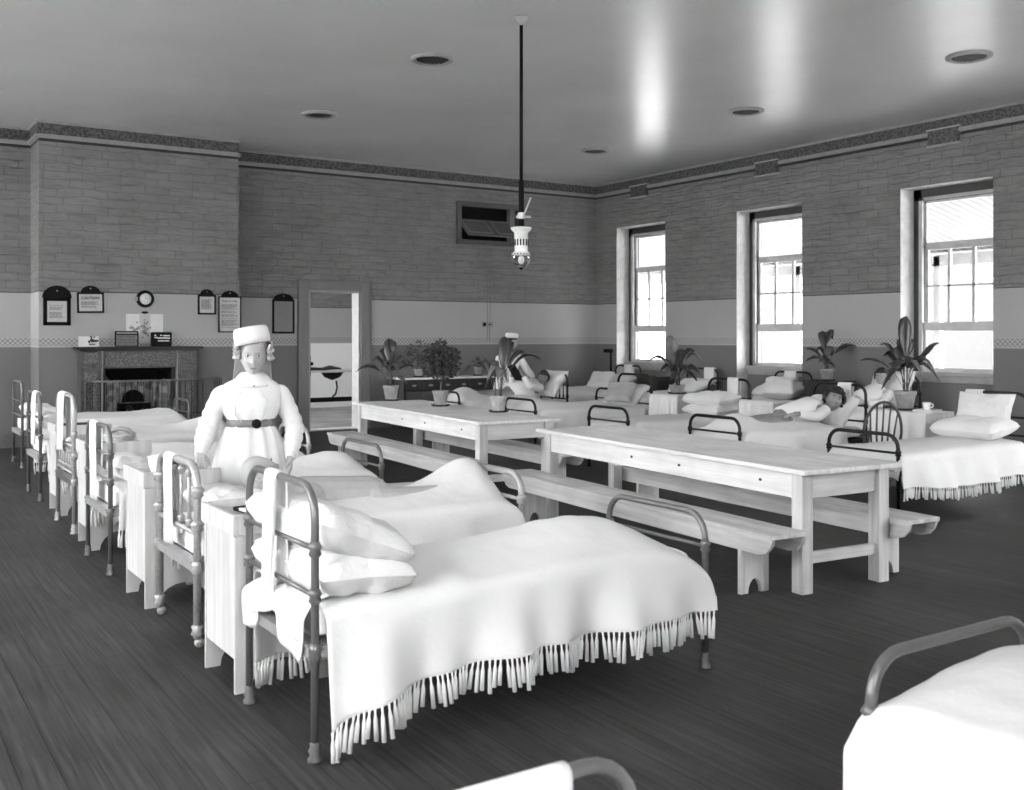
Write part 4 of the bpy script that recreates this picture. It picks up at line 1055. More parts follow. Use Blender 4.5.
# windsor chair
e = empty('windsor_chair', (8.86, 6.80, 0), math.radians(-33+180)); tag(e, 'dark spindle-backed chair between beds near the right-hand table end', 'chair')
def st(u, v): a = 2*PI*u; return (.21*math.cos(a)*v*(1.05), .20*math.sin(a)*v, .445-.012*(1-v*v))
MB().lathe([(.001, .41), (.20, .415), (.215, .43), (.205, .45), (.1, .438), (.001, .436)], n=28, caps=False).build('seat', M['chairwood'], e)
bow = [(-.17, .17, .44)] + [(-.19*math.cos(PI*k/14), .17+.05*math.sin(PI*k/14)+.02, .62+.31*math.sin(PI*k/14)) for k in range(15)] + [(.17, .17, .44)]
MB().tube(bow, .014, 10).build('back_bow', M['chairwood'], e)
for k in range(5):
    x = -.12+.06*k; zt_ = .62+.31*math.sqrt(max(0, 1-(x*1.15/.19)**2)); MB().tube([(x*.8, .165, .44), (x*1.0, .185, .62), (x*1.15, .235, zt_)], [.009, .011, .008], 8).build('spindle', M['chairwood'], e)
for sx in (-1, 1):
    for sy in (-1, 1): MB().tube([(sx*.13, sy*.12, .42), (sx*.17, sy*.16, .2), (sx*.20, sy*.19, 0)], [.014, .02, .012], 10).build('leg', M['chairwood'], e)
MB().tube([(-.17, -.16, .2), (-.17, .16, .2)], .009, 8).tube([(.17, -.16, .2), (.17, .16, .2)], .009, 8).tube([(-.17, 0, .2), (.17, 0, .2)], .009, 8).build('stretcher', M['chairwood'], e)

# black T-shaped stand in the far corner
tp = onX(611, 349, 12.2); e = empty('coat_stand', (12.2, tp.y, 0)); tag(e, 'black upright stand with short crosspiece near the far corner', 'stand')
MB().tube([(0,0,.02), (0,0,tp.z)], .022, 8).build('pole', M['black'], e); MB().box((-.03, -.03, tp.z-.07), (.03, .19, tp.z)).build('crosspiece', M['black'], e)
MB().lathe([(.14, 0), (.13, .02), (.03, .04)]).build('base', M['black'], e)

# ------------------------------------------------------------------ pots and plants
def pot(e, r, h, mat='terracotta', saucer=True):
    MB().lathe([(r*.68, .012), (r*.93, h*.78), (r*.98, h*.79), (r*1.0, h*.99), (r*.93, h), (r*.86, h*.86), (.001, h*.84)], n=26, caps=False).lathe([(.001, .012), (r*.68, .012)], n=26, caps=False).build('pot', M[mat], e)
    MB().lathe([(.001, h*.86), (r*.87, h*.86)], n=20, caps=False).build('soil', M['soil'], e)
    if saucer: MB().lathe([(.001, 0), (r*1.05, 0), (r*1.2, .02), (r*1.12, .02), (r*.9, .010), (.001, .010)], n=26, caps=False).build('saucer', M['slate'], e)
def leaf(e, base, azim, length, rise, droop, width, stemf=.3, mat='leaf', twist=0):
    """arching blade: goes up by rise and then bends over"""
    n = 16; q = MB(); d = Vector((math.cos(azim), math.sin(azim), 0)); sd = Vector((-d.y, d.x, 0)); P_ = []
    for i in range(n+1):
        t = i/n; P_.append(Vector(base) + d*(length*(t**1.25)) + Vector((0,0, rise*math.sin(min(1, t*1.0)*PI*.5*(1+droop))))) 
    vs = []; 
    for i, p in enumerate(P_):
        t = i/n; w = 0 if t < stemf else math.sin(PI*min(1, ((t-stemf)/(1-stemf))**.8))**.8*width*.68
        w = max(w, .004)
        T = (P_[min(n, i+1)]-P_[max(0, i-1)]).normalized(); up = sd.cross(T).normalized(); s2 = (sd*math.cos(twist*t)+up*math.sin(twist*t))
        for k in (-1, -.5, 0, .5, 1): vs.append(p + s2*w*k + up*(abs(k)*w*.35) + Vector((0, 0, .003*math.sin(t*30+k))))
    q.add(vs, [(i*5+j, (i+1)*5+j, (i+1)*5+j+1, i*5+j+1) for i in range(n) for j in range(4)], True)
    q.build('leaf', M[mat], e, solid=.0025)
def aspidistra(loc, leaves, label, r=.10, h=.19, mat='terracotta', group='potted plants', pmat='leaf'):
    e = empty('potted_plant', loc); tag(e, label, 'plant', group); pot(e, r, h, mat)
    rr = random.Random(int(loc[0]*31+loc[1]*17))
    for (az, ln, rise, droop, w, *m) in leaves:
        a = YAW*-1 + math.radians(az)    # azimuth measured from the camera's right-hand direction
        leaf(e, (rr.uniform(-.03, .03), rr.uniform(-.03, .03), h*.85), a, ln, rise, droop, w, .32, m[0] if m else pmat, rr.uniform(-.5, .5))
    return e
def tabletop_at(u, v, z=.776):
    r = ray(u, v); d = (z-1.6)/r.z; return (r.x*d, r.y*d, z)
p1 = tabletop_at(391, 400.5); p2 = tabletop_at(440.5, 406); p3 = tabletop_at(498.5, 412)
aspidistra(p1, [(180, .42, .30, .55, .13), (5, .34, .30, .35, .09), (60, .10, .60, .1, .10), (110, .14, .62, .0, .11), (150, .16, .5, .3, .10), (20, .22, .42, .4, .09), (-40, .18, .30, .6, .10, 'leaf_mid'),
   (220, .16, .36, .5, .09), (95, .08, .48, .1, .08), (40, .24, .36, .5, .09, 'leaf_mid'), (-80, .12, .3, .5, .09), (170, .25, .40, .4, .10), (-15, .2, .16, .8, .10, 'leaf_mid')], 'strap-leaved potted plant at the doorway end of the left table')
aspidistra(p3, [(175, .42, .38, .55, .10, 'leaf_mid'), (185, .30, .40, .5, .09, 'leaf_mid'), (165, .2, .42, .45, .09, 'leaf_mid'), (70, .12, .66, .0, .10), (50, .22, .60, .15, .10), (8, .46, .48, .35, .12), (15, .30, .52, .30, .10), (200, .16, .36, .65, .09, 'leaf_mid'), (250, .10, .34, .6, .09, 'leaf_mid'),
   (320, .10, .32, .6, .08, 'leaf_mid'), (110, .06, .40, .2, .08, 'leaf_mid'), (30, .10, .44, .1, .07, 'leaf_mid'), (140, .22, .3, .8, .09, 'leaf_mid')], 'pale drooping-leaved plant at the near end of the left table', .092, .175, 'terracotta_pale')
def bush(loc, R, hc, label, n=420, r=.10, h=.18, leafs=.035, group='potted plants', pmat='terracotta', stems=True):
    e = empty('potted_plant', loc); tag(e, label, 'plant', group); pot(e, r, h, pmat); rr = random.Random(int(loc[1]*91))
    s = MB(); q = MB()
    s.tube([(0,0,h*.8), (.01, 0, h+.1), (0, .01, hc)], [.009, .008, .004], 8)
    for k in range(26):
        v = Vector((rr.gauss(0,1), rr.gauss(0,1), rr.gauss(0,1))).normalized()*R*rr.uniform(.5, .95); s.tube([(0, 0, hc-R*.7*rr.random()), tuple(Vector((0,0,hc))+v*.5), tuple(Vector((0,0,hc))+v)], [.004, .003, .0015], 5)
    for k in range(n):
        v = Vector((rr.gauss(0,1), rr.gauss(0,1), rr.gauss(0,1))).normalized()*R*(rr.random()**.45)*Vector((1, 1, 1.0)).x; c = Vector((0,0,hc))+Vector((v.x, v.y, v.z*1.1))
        a = Vector((rr.gauss(0,1), rr.gauss(0,1), rr.gauss(0,1))).normalized(); b = a.orthogonal().normalized(); l = leafs*rr.uniform(.7, 1.2); u_ = a.cross(b)
        q.add([c-a*l, c+b*l*.45+u_*l*.1, c+a*l, c-b*l*.45+u_*l*.1], [(0, 1, 2, 3)], False)
    s.build('stem', M['stem'], e); f = q.build('foliage', M['leaf_bush'], e); f['kind'] = 'stuff'; return e
bush(p2, .235, .52, 'small-leaved bushy plant in the middle of the left table', 820, .095, .18)
s1 = onY(420, 377, 15.8); bush((s1.x, 15.85, .876), .25, .38, 'fine-leaved plant on the sideboard behind the bushy one', 240, .09, .14, .03, pmat='terracotta_pale')
s2 = onY(478, 377, 15.8); aspidistra((s2.x, 15.8, .876), [(20, .12, .16, .4, .05), (160, .12, .14, .4, .05), (90, .05, .2, .1, .05), (250, .1, .12, .5, .05)], 'tiny plant in a pot near the right end of the sideboard', .08, .15)
aspidistra((9.42, 10.42, .81), [(180, .40, .42, .45, .12, 'leaf_mid'), (120, .12, .68, .05, .20, 'leaf_mid'), (30, .30, .52, .35, .12), (10, .38, .46, .6, .10), (60, .22, .50, .3, .10), (200, .26, .30, .5, .12), (-30, .30, .30, .6, .12), (80, .12, .36, .3, .10), (250, .14, .25, .6, .12), (300, .16, .3, .5, .12), (150, .16, .36, .4, .12), (0, .25, .22, .8, .12), (100, .1, .3, .2, .1), (225, .2, .2, .7, .12)], 'bushy broad-leaved plant standing before the wall between the far windows', .11, .12)
aspidistra((9.42, 6.86, .81), [(88, .06, .82, .0, .10), (60, .17, .60, .28, .14), (12, .40, .54, .10, .14), (180, .48, .38, .25, .10), (150, .28, .54, .2, .10), (165, .22, .46, .35, .16), (200, .32, .30, .9, .18), (215, .20, .36, .6, .16), (130, .14, .50, .3, .14), (-20, .34, .34, .75, .12, 'leaf_mid'), (-60, .22, .36, .7, .12, 'leaf_mid'), (20, .2, .40, .4, .12), (250, .12, .40, .5, .14), (100, .08, .46, .2, .12), (-5, .28, .4, .6, .11)], 'large broad-leaved potted plant in front of the nearest window, on the right', .115, .20)
aspidistra((12.05, 10.10, .935), [(30, .16, .60, .45, .12), (5, .46, .40, .3, .14), (160, .30, .34, .3, .12), (180, .34, .22, .6, .10), (120, .10, .58, .1, .12), (200, .20, .24, .7, .14), (90, .06, .36, .2, .14), (250, .14, .2, .7, .14), (40, .2, .3, .5, .14), (300, .16, .14, .8, .12), (140, .16, .36, .4, .12)], 'dark arching-leaved plant on the stand between the two nearer windows', .11, .17)
# ------------------------------------------------------------------ people
def head_mesh(mb, Mh, s=1.0, male=False, nu=44, nv=34):
    """face looks along local -y, crown +z, centre of the skull at the origin"""
    vs = []; fs = []
    for j in range(1, nv):
        th = PI*j/nv
        for k in range(nu):
            ph = 2*PI*k/nu
            dx = math.sin(th)*math.cos(ph); dy = math.sin(th)*math.sin(ph); dz = math.cos(th)
            jaw = smooth01((-dz-.05)/.9)
            x = .074*dx*(1-.26*jaw); y = .094*dy*(1-(.10*jaw if dy < 0 else .45*jaw)); z = .118*dz
            if dy < 0:
                f = min(1, -dy*2.2)
                y -= f*.024*math.exp(-(x/.0115)**2)*(smooth01((.022-z)/.055) if z > -.033 else math.exp(-((z+.033)/.009)**2))
                y -= f*.006*math.exp(-(x/.03)**2)*math.exp(-((z+.032)/.012)**2)
                for sx in (-1, 1):
                    y += f*.012*math.exp(-((x-sx*.031)/.017)**2 - ((z-.008)/.014)**2)
                    y -= f*.005*math.exp(-((x-sx*.038)/.02)**2 - ((z+.03)/.02)**2)
                y -= f*.006*math.exp(-((z-.032)/.012)**2)*math.exp(-(x/.05)**2)
                y -= f*.007*math.exp(-(x/.022)**2)*(math.exp(-((z+.057)/.006)**2)+.9*math.exp(-((z+.071)/.006)**2))
                y -= f*.010*math.exp(-(x/.022)**2)*math.exp(-((z+.098)/.016)**2)
            vs.append(Vector((x, y, z))*s)
    vs += [Vector((0,0,.118))*s, Vector((0,0,-.112))*s]; T = len(vs)-2; B = T+1
    for j in range(nv-2):
        for k in range(nu): fs.append((j*nu+k, (j+1)*nu+k, (j+1)*nu+(k+1)%nu, j*nu+(k+1)%nu))
    for k in range(nu): fs.append((T, k, (k+1)%nu)); fs.append((B, (nv-2)*nu+(k+1)%nu, (nv-2)*nu+k))
    mb.add(vs, fs, True, Mh)
    for sx in (-1, 1):
        mb.ball((0,0,0), (.008*s, .019*s, .031*s), 12, Mh @ Matrix.Translation((sx*.074*s, .008*s, -.004*s)) @ Matrix.Rotation(sx*.25, 4, 'Z'))
def face_parts(par, Mh, s=1.0, brow='hair_grey', closed=False):
    for sx in (-1, 1):
        e = MB().ball((0,0,0), (.0115*s, .010*s, (.0035 if closed else .007)*s), 12, Mh @ Matrix.Translation((sx*.031*s, -.0795*s, .008*s))).build('eye', M['paper_white'], par)
        MB().ball((0,0,0), (.0052*s, .004*s, .0056*s), 10, Mh @ Matrix.Translation((sx*.031*s, -.088*s, .008*s))).build('pupil', M['black'], e)
        MB().tube([(sx*.015*s, -.098*s, .028*s), (sx*.032*s, -.096*s, .034*s), (sx*.05*s, -.083*s, .029*s)], .003*s, 6, Mh).build('eyebrow', M[brow], par)
    MB().ball((0,0,0), (.020*s, .006*s, .005*s), 12, Mh @ Matrix.Translation((0, -.094*s, -.064*s))).build('lips', M['lip'], par)
M['lip'] = plain('lip_skin', .30, .5)
def hand(mb, wrist, direc, palm_n, side, s=1.0, curl=.5):
    """five fingers; direc = towards the fingertips, palm_n = normal out of the palm, side = towards the thumb"""
    w = Vector(wrist); d = Vector(direc).normalized(); n = Vector(palm_n); n = (n-d*n.dot(d)).normalized(); t = Vector(side); t = (t-d*t.dot(d)-n*t.dot(n)).normalized()
    for k in (-1, 0, 1): mb.capsule(w+t*.014*k*s, w+d*.075*s+t*.022*k*s, .017*s, .014*s, 10)
    for k, (L, off) in enumerate(((.072, .030), (.080, .011), (.075, -.009), (.058, -.028))):
        b = w+d*.080*s+t*off*s; l = L*s; a0 = curl*.5; cur = b; ang = a0
        for j, (fr, r0, r1) in enumerate(((.45, .0095, .0088), (.32, .0088, .008), (.23, .008, .0065))):
            nx = cur + (d*math.cos(ang) + n*math.sin(ang) + t*(.06*(1.5-k)))*l*fr
            mb.capsule(cur, nx, r0*s, r1*s, 8); cur = nx; ang += curl*.7
    b = w+d*.022*s+t*.026*s
    k1 = b+(d*.6+t*.7+n*.3).normalized()*.034*s; k2 = k1+(d*.95+t*.15+n*.35).normalized()*.03*s
    mb.capsule(b, k1, .013*s, .0105*s, 8); mb.capsule(k1, k2, .0105*s, .0085*s, 8)
def body_finish(mb, par_name, mat, loc, rz, label, voxel=.005, group=None):
    o = mb.build(par_name, M[mat], None, loc=loc, rot=(0, 0, rz))
    md = o.modifiers.new('one_surface', 'REMESH'); md.mode = 'VOXEL'; md.voxel_size = voxel; md.use_smooth_shade = True
    s = o.modifiers.new('soft', 'SMOOTH'); s.iterations = 3; s.factor = .5
    tag(o, label, 'person', group); return o
def loft(mb, rings, n=40, mod=None, cap=True):
    """rings of (cx, cy, cz, rx, ry) horizontal ellipses"""
    vs = []
    for i, (cx, cy, cz, rx, ry) in enumerate(rings):
        for k in range(n):
            a = 2*PI*k/n; m_ = mod(i, a) if mod else 0
            c, s = math.cos(a), math.sin(a); sq = lambda v: abs(v)**.85*(1 if v > 0 else -1)
            vs.append((cx+(rx+m_)*sq(c), cy+(ry+m_)*sq(s), cz))
    fs = [(i*n+k, i*n+(k+1)%n, (i+1)*n+(k+1)%n, (i+1)*n+k) for i in range(len(rings)-1) for k in range(n)]
    if cap: fs += [tuple(reversed(range(n))), tuple((len(rings)-1)*n+k for k in range(n))]
    mb.add(vs, fs, True)
def sleeve(mb, pts, rr, n=18, wr=.004, seed=0):
    """cloth tube with soft wrinkles"""
    P_ = []; R_2 = []; m = len(pts)
    steps = 6*(m-1)
    for i in range(steps+1):
        t = i/steps*(m-1); k = min(m-2, int(t)); f = t-k
        P_.append(Vector(pts[k]).lerp(Vector(pts[k+1]), f)); R_2.append(rr[k]*(1-f)+rr[k+1]*f + wr*math.sin(i*1.9+seed)+wr*.6*math.sin(i*4.1+seed))
    for _ in range(2):
        P_ = [P_[0]]+[(P_[i-1]+P_[i]*2+P_[i+1])/4 for i in range(1, len(P_)-1)]+[P_[-1]]
    mb.tube(P_, R_2, n)

# --- the standing nurse (local: faces -y, x = right in the picture)
NP = Vector((2.27, 6.66, 0)); rz = math.radians(-18.6)
HC = (.015, -.02, 1.462)
Mh = Matrix.Translation(HC) @ Matrix.Rotation(.03, 4, 'Y') @ Matrix.Rotation(.06, 4, 'X')
b = MB(); head_mesh(b, Mh, 1.14)
b.capsule((.01, .02, 1.25), (.02, .0, 1.38), .055, .05)
b.capsule((0, .0, 1.02), (0, .0, 1.18), .11, .12); b.capsule((-.13, .01, 1.21), (.14, .01, 1.21), .06, .06); b.capsule((0, 0, .80), (0, 0, 1.0), .12, .11)
RS, RE, RW = (-.19, .0, 1.215), (-.272, -.02, 1.00), (-.315, -.14, .84)
LS, LE, LW = (.195, .0, 1.215), (.285, .0, .98), (.250, -.13, .800)
for S_, E_, W_ in ((RS, RE, RW), (LS, LE, LW)): b.capsule(S_, E_, .048, .040); b.capsule(E_, W_, .038, .025)
hand(b, RW, (.05, -.55, -.45), (0, -.35, -1), (1, -.1, 0), 1.0, .45)
hand(b, LW, (-.06, -.15, -1), (-.9, .1, 0), (-.2, -1, 0), 1.0, .75)
for sx in (-1, 1):
    b.capsule((sx*.085, 0, .85), (sx*.09, -.01, .46), .085, .058); b.capsule((sx*.09, -.01, .46), (sx*.09, .02, .09), .055, .036); b.capsule((sx*.09, .03, .045), (sx*.10, -.13, .035), .038, .032)
nurse = body_finish(b, 'person', 'skin', NP, rz, 'nurse standing in white dress, cap and dark belt, hand resting on the bed', .0045)
nurse['label'] = 'person standing among the left beds in white nurse dress, cap and wide belt'
face_parts(nurse, Mh, 1.14); Ms = Mh @ Matrix.Scale(1.1, 4)
# spectacles
sp = MB()
for sx in (-1, 1): sp.tube([tuple(Vector((sx*.033+.017*math.cos(2*PI*k/16), -.101, .008+.017*math.sin(2*PI*k/16)))) for k in range(16)], .0012, 5, Mh, closed=True)
sp.tube([(-.014, -.104, .01), (.014, -.104, .01)], .0012, 5, Mh); sp.build('spectacles', M['brass'], nurse)
# hair under the cap
h = MB(); rr = random.Random(9)
def hairpt(u, v):
    a = 2*PI*u; th = PI*(.06+.52*v); r = 1.0+.03*nz(math.cos(a)*2, math.sin(a)*2, v*4, 1.5)
    front = smooth01((-math.sin(a)-.1)/.5)
    th = min(th, PI*(.06+.52*v)*(1-.42*front))
    return ((.086+.012*math.exp(-((v-.7)/.3)**2))*math.sin(th)*math.cos(a)*r, .102*math.sin(th)*math.sin(a)*r+.004, .126*math.cos(th)*r)
h.grid(hairpt, 48, 16, wrapu=True, M=Ms)
for sx in (-1, 1):
    for k in range(70): h.ball((sx*(.078+rr.uniform(.006, .034)*(1 if k%2 else .7)), rr.uniform(-.055, .06), rr.uniform(-.012, .068)), rr.uniform(.008, .015), 7, Ms)
h.build('hair', M['hair_grey'], nurse)
# cap: a flat-topped pillbox tipped back, veil behind
cpm = Mh @ Matrix.Translation((-.004, .012, .078)) @ Matrix.Rotation(-.12, 4, 'X') @ Matrix.Rotation(-.20, 4, 'Y')
c = MB(); c.lathe([(.107, 0), (.116, .0), (.117, .05), (.112, .095), (.100, .112), (.001, .120)], n=40, M=cpm, caps=False); c.lathe([(.101, 0), (.100, .06)], n=40, M=cpm, caps=False)
c.build('nurse_cap', M['uniform'], nurse)
def veil(u, v):
    a = PI*(.02+.96*u); w = .120-.010*math.sin(v*3)+.012*v; return (w*math.cos(a)*1.0, .02+(.10+.03*v)*math.sin(a)+.008*math.sin(u*22)*v, .10-.30*v)
q = MB(); q.grid(veil, 40, 14, M=Mh); q.build('veil', M['uniform'], nurse, solid=.003)
# dress
d = MB()
pl = lambda i, a: (.010 if i < 9 else .0)*math.sin(a*14)*(1 if i < 8 else .5) + .004*math.sin(a*5+i)
loft(d, [(0,.02,.10,.30,.26), (0,.02,.3,.285,.245), (0,.01,.55,.26,.22), (0,.0,.75,.235,.20), (0,.0,.88,.205,.175), (0,.0,.97,.172,.145), (0,.0,1.015,.142,.116),
    (0,.0,1.04,.144,.118), (0,-.004,1.09,.178,.140), (0,-.008,1.15,.194,.146), (0,.0,1.21,.206,.125), (0,.004,1.25,.205,.100), (0.005,.008,1.282,.165,.084), (.01,.012,1.312,.112,.070), (.012,.012,1.34,.070,.062)], 64, pl)
def sl(S_, E_, W_, sd):
    S_, E_, W_ = Vector(S_), Vector(E_), Vector(W_)
    sleeve(d, [S_+Vector((-.06 if S_.x > 0 else .06, 0, .012)), S_, S_.lerp(E_, .5), E_, E_.lerp(W_, .55), W_-(W_-E_)*.12], [.048, .058, .064, .064, .058, .040], 20, .0035, sd)
sl(RS, RE, RW, 1); sl(LS, LE, LW, 4)
ds_ = d.build('dress', M['uniform'], nurse)
for E_, W_ in ((RE, RW), (LE, LW)):
    E_, W_ = Vector(E_), Vector(W_); MB().tube([W_-(W_-E_)*.32, W_-(W_-E_)*.30, W_+(W_-E_).normalized()*.004, W_+(W_-E_).normalized()*.006], [.036, .042, .036, .030], 20).build('cuff', M['uniform'], ds_)
# rounded collar
def col(u, v): a = -PI/2-.0+ (u-.5)*2*PI*.94; return (.012+(.068+.060*v)*math.cos(a), .008+(.062+.052*v)*math.sin(a)-.010*v, 1.355-.045*v*(1-.2*math.sin(a)) - .020*v*v + (-.02*v if math.sin(a) < -.5 else 0))
MB().grid(col, 40, 6).build('collar', M['uniform'], ds_, solid=.004)
MB().ball((.02, -.122, 1.268), (.008, .005, .008), 10).build('collar_stud', M['greycloth'], ds_)
for sx in (-1, 1):
    MB().tube([(sx*.055, -.118, 1.235), (sx*.10, -.135, 1.17), (sx*.10, -.132, 1.08), (sx*.05, -.124, 1.03)], [.002, .004, .004, .002], 6).build('bodice_seam', M['uniform'], ds_)
bl = MB(); loft(bl, [(0,0,1.0,.154,.128), (0,0,1.002,.159,.133), (0,0,1.047,.158,.132), (0,0,1.049,.153,.127)], 56); bt_ = bl.build('belt', M['belt'], nurse)
MB().lathe([(.016, .0), (.030, .0), (.031, .010), (.016, .012)], n=24, M=Matrix.Translation((.035, -.131, 1.024)) @ RX).box((.02, -.145, 1.018), (.05, -.138, 1.03)).build('buckle', M['black'], bt_)

# --- the far nurse, leaning over the bed beside the back wall
NP2 = Vector((9.28, 14.36, 0)); rz2 = math.radians(-2)
HC2 = (.03, -.02, 1.475); Mh2 = Matrix.Translation(HC2) @ Matrix.Rotation(.55, 4, 'Z') @ Matrix.Rotation(.20, 4, 'X')
b = MB(); head_mesh(b, Mh2, 1.0, nu=32, nv=24); b.capsule((-.01, .02, 1.27), (.01, .0, 1.40), .05, .048); b.capsule((-.02, .02, 1.0), (-.01, .01, 1.2), .11, .11); b.capsule((-.02, .02, .8), (-.02, .02, 1.0), .11, .10)
b.capsule((-.14, .02, 1.23), (.12, -.01, 1.23), .055, .055)
S1, E1, W1 = (.18, -.02, 1.23), (.30, -.06, 1.02), (.42, -.10, .87); S2, E2, W2 = (-.19, .02, 1.22), (-.24, -.02, .98), (-.12, -.16, .84)
for S_, E_, W_ in ((S1, E1, W1), (S2, E2, W2)): b.capsule(S_, E_, .046, .038); b.capsule(E_, W_, .036, .024)
hand(b, W1, (.8, -.15, -.5), (-.2, -.4, -1), (0, -1, .3), 1, .4); hand(b, W2, (.6, -.6, -.4), (0, -.4, -1), (.6, .3, 0), 1, .4)
for sx in (-1, 1): b.capsule((sx*.085-.02, .02, .85), (sx*.09, .02, .46), .085, .058); b.capsule((sx*.09, .02, .46), (sx*.09, .03, .09), .055, .036); b.capsule((sx*.09, .04, .045), (sx*.10, -.12, .035), .038, .032)
n2 = body_finish(b, 'person', 'skin', NP2, rz2, 'person in white nurse dress and cap, reaching over a bed at the far wall', .006)
face_parts(n2, Mh2, 1.0, 'hair_dark')
h = MB(); h.grid(hairpt, 40, 12, wrapu=True, M=Mh2); h.build('hair', M['hair_dark'], n2)
cpm = Mh2 @ Matrix.Translation((0, .015, .078)) @ Matrix.Rotation(-.15, 4, 'X')
c = MB(); c.lathe([(.10, 0), (.108, .0), (.110, .05), (.100, .075), (.001, .085)], n=32, M=cpm, caps=False); c.build('nurse_cap', M['uniform'], n2)
q = MB(); q.grid(veil, 30, 12, M=Mh2); q.build('veil', M['uniform'], n2, solid=.003)
d = MB(); loft(d, [(-.02,.03,.10,.28,.25), (-.02,.03,.4,.26,.23), (-.02,.03,.75,.225,.2), (-.02,.02,.95,.17,.15), (-.015,.02,1.02,.15,.125), (-.01,.01,1.10,.175,.135), (0,.01,1.18,.195,.135), (0,.01,1.24,.175,.10), (0,.01,1.285,.10,.075), (0,.01,1.315,.06,.058)], 44, pl)
sl(S1, E1, W1, 2); sl(S2, E2, W2, 3)
d.build('dress', M['uniform'], n2)

# --- patients.  given in bed coordinates (x from head, y across, z up) placed by the bed's matrix
def patient(bedloc, bedrz, head, look, crown, chest, pelvis, arms, label, hair, skin='skin', s=1.0, shirt=True, hairtype='full', feet_x=1.72, book=None):
    B = Matrix.Translation(bedloc) @ Matrix.Rotation(bedrz, 4, 'Z')
    look = Vector(look).normalized(); cr = Vector(crown); cr = (cr-look*cr.dot(look)).normalized(); xx = (-look).cross(cr).normalized()
    R_3 = Matrix((xx, -look, cr)).transposed().to_4x4(); Mp = Matrix.Translation(head) @ R_3
    b = MB(); head_mesh(b, Mp, s, nu=36, nv=28)
    H = Vector(head); CH = Vector(chest); PV = Vector(pelvis); up = Vector((0,0,1)); ax = (PV-CH).normalized(); yy = Vector((0,1,0))
    nk = CH - ax*.13
    b.capsule(nk, H - cr*.07*s + (-look)*.01, .052, .05)
    b.capsule(CH-yy*.10, CH+yy*.10, .095, .095); b.capsule(CH-ax*.05-yy*.13, CH-ax*.05+yy*.13, .06, .06); b.capsule(CH, PV, .12, .12)
    for sy in (-1, 1): b.capsule(PV+yy*sy*.08, Vector((feet_x-.42, PV.y+sy*.09, PV.z-.0)), .075, .055); b.capsule(Vector((feet_x-.42, PV.y+sy*.09, PV.z)), Vector((feet_x, PV.y+sy*.08, PV.z-.0)), .052, .038)
    SH = []
    for (E_, W_, hd, pn, sd) in arms:
        sy = -1 if E_[1] < CH.y else 1; S_ = CH - ax*.06 + yy*sy*.17; SH.append((S_, Vector(E_), Vector(W_)))
        b.capsule(S_, E_, .045, .038); b.capsule(E_, W_, .036, .025); hand(b, W_, hd, pn, sd, 1, .6)
    o = b.build('person', M[skin], None, loc=bedloc, rot=(0, 0, bedrz))
    md = o.modifiers.new('one_surface', 'REMESH'); md.mode = 'VOXEL'; md.voxel_size = .006; md.use_smooth_shade = True
    tag(o, label, 'person'); face_parts(o, Mp, s, 'hair_dark', True)
    g = MB()
    if hairtype == 'full': g.grid(hairpt, 40, 14, wrapu=True, M=Mp @ Matrix.Scale(s*1.02, 4))
    elif hairtype == 'bald':
        def side(u, v):
            a = PI*(-.12+1.24*u); th = PI*(.42+.16*v); return (.080*math.sin(th)*math.cos(a), .099*math.sin(th)*math.sin(a), .121*math.cos(th))
        g.grid(side, 30, 6, M=Mp @ Matrix.Scale(s, 4))
    elif hairtype == 'curly':
        g.grid(hairpt, 40, 14, wrapu=True, M=Mp @ Matrix.Scale(s, 4)); rr = random.Random(2)
        for k in range(170):
            u, v = rr.random(), rr.random()**.7; p = Vector(hairpt(u, v))*1.03; g.ball(p, rr.uniform(.011, .018), 6, Mp @ Matrix.Scale(s*1.06, 4))
    g.build('hair', M[hair], o)
    if shirt:
        q = MB(); q.tube([nk-ax*.02, CH-ax*.06, CH, CH.lerp(PV, .5), PV], [.075, .15, .165, .16, .15], 28)
        for S_, E_, W_ in SH: sleeve(q, [S_-(S_-CH)*.3, S_, S_.lerp(E_, .5), E_, E_.lerp(W_, .8)], [.065, .068, .062, .056, .042], 16, .003, S_.y)
        q.build('nightshirt', M['nightshirt'], o)
    return o
patient(P(2), 0, (.46, .36, .80), (.75, .1, .66), (-.7, .1, .7), (.72, .39, .66), (1.15, .38, .63), [], 'person lying on the bed in front of the nurse, bald head on the pillow', 'hair_grey', s=1.08, shirt=False, hairtype='bald')
patient(Q(2), PI, (.28, .52, .86), (.55, .75, .15), (-.45, .0, .9), (.52, .38, .74), (.95, .36, .66),
    [((.74, .66, .70), (.98, .58, .74), (.9, -.25, -.15), (0, 0, -1), (0, -1, 0)), ((.72, .12, .72), (.92, .28, .76), (.8, .5, -.1), (0, 0, -1), (0, 1, 0))], 'person with dark curly hair lying propped on pillows behind the right table', 'hair_dark', 'skin_dark', 1.12, hairtype='curly')
pb = patient(Q(5), PI, (.26, .44, .91), (.6, .45, -.1), (-.25, .1, 1), (.46, .40, .75), (.88, .38, .68),
    [((.66, .64, .80), (.74, .56, .98), (.2, -.5, .6), (-1, 0, 0), (0, -1, 0)), ((.68, .16, .80), (.76, .28, .98), (.2, .5, .6), (-1, 0, 0), (0, 1, 0))], 'dark-haired person sitting up in bed with a dark book beside the far nurse', 'hair_dark', 'skin_dark', 1.05)
o = MB().box((-.11, -.08, 0), (.11, .08, .02)).build('book', M['black'], None); o.matrix_world = Matrix.Translation(Q(5)) @ Matrix.Rotation(PI, 4, 'Z') @ Matrix.Translation((.80, .42, 1.0)) @ Matrix.Rotation(-1.0, 4, 'Y') @ Matrix.Scale(1.3, 4)
tag(o, 'dark open book held by the dark-haired patient near the far nurse', 'book')
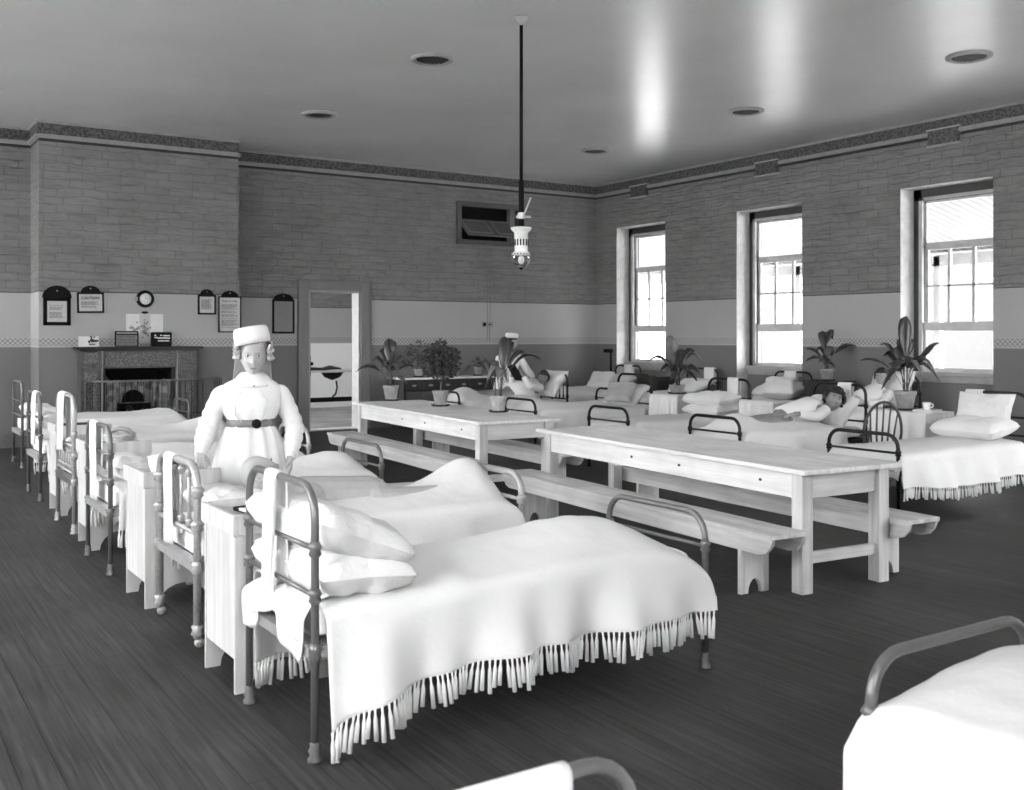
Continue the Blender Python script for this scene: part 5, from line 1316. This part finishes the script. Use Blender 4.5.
patient(R_(0), PI, (.36, .40, 1.02), (.95, .30, -.1), (-.1, 0, 1), (.46, .38, .78), (.85, .37, .68),
    [((.66, .60, .68), (.88, .52, .70), (.9, -.2, -.1), (0, 0, -1), (0, -1, 0)), ((.66, .16, .68), (.88, .26, .70), (.9, .2, -.1), (0, 0, -1), (0, 1, 0))], 'dark-haired person propped high on pillows behind the leaves of the large plant', 'hair_dark', 'skin', 1.1)

# ------------------------------------------------------------------ camera, sky, view
cam = bpy.data.cameras.new('camera'); co = bpy.data.objects.new('camera', cam); COL.objects.link(co)
co.location = (0, 0, 1.6); co.rotation_euler = (PI/2, 0, -YAW)
cam.sensor_width = 36; cam.lens = FP/1024*36; cam.shift_x = (512-CU)/1024; cam.shift_y = -(395-HV)/1024; cam.dof.use_dof = True; cam.dof.focus_distance = 8.0; cam.dof.aperture_fstop = 4.0; cam.clip_start = .05; cam.clip_end = 300
bpy.context.scene.camera = co
wd = bpy.data.worlds.new('overcast_sky'); bpy.context.scene.world = wd; wd.use_nodes = True; nt = wd.node_tree; bg = nt.nodes['Background']
tc = N(nt, 'ShaderNodeTexCoord'); sp_ = N(nt, 'ShaderNodeSeparateXYZ'); nt.links.new(tc.outputs['Generated'], sp_.inputs[0])
nt.links.new(ramp(nt, sp_.outputs['Z'], [(0., .8), (.5, 1.)]), bg.inputs['Color']); bg.inputs['Strength'].default_value = SKY
def portal(loc, rot, sx, sy):
    l = bpy.data.lights.new('daylight_portal', 'AREA'); l.shape = 'RECTANGLE'; l.size = sx; l.size_y = sy; l.cycles.is_portal = True
    o = bpy.data.objects.new('daylight_portal', l); COL.objects.link(o); o.location = loc; o.rotation_euler = rot
for y in WIN_Y:
    portal((XR+.49, y, 2.35), (PI/2, 0, PI/2), 2*HW, 2.6); portal((XL-.49, y, 2.35), (PI/2, 0, -PI/2), 2*HW, 2.6)
for x in (0.0, 8.0, 11.0): portal((x, YF-.49, 2.35), (PI/2, 0, PI), 2*HW, 2.6)
portal((3.4, 19.05, 2.2), (PI/2, 0, -PI/2), 3.7, 3.4); portal((12.6, 19.05, 2.2), (PI/2, 0, PI/2), 3.7, 3.4)
vs_ = bpy.context.scene.view_settings; vs_.view_transform = 'Standard'; vs_.look = 'None'; vs_.exposure = EXPOSURE; vs_.gamma = 1; vs_.use_curve_mapping = False
cy = bpy.context.scene.cycles; cy.max_bounces = 10; cy.diffuse_bounces = 6; cy.sample_clamp_indirect = 6; cy.use_denoising = True
cy.transparent_max_bounces = 16
for o in bpy.data.objects:
    if o.get('used'): del o['used']
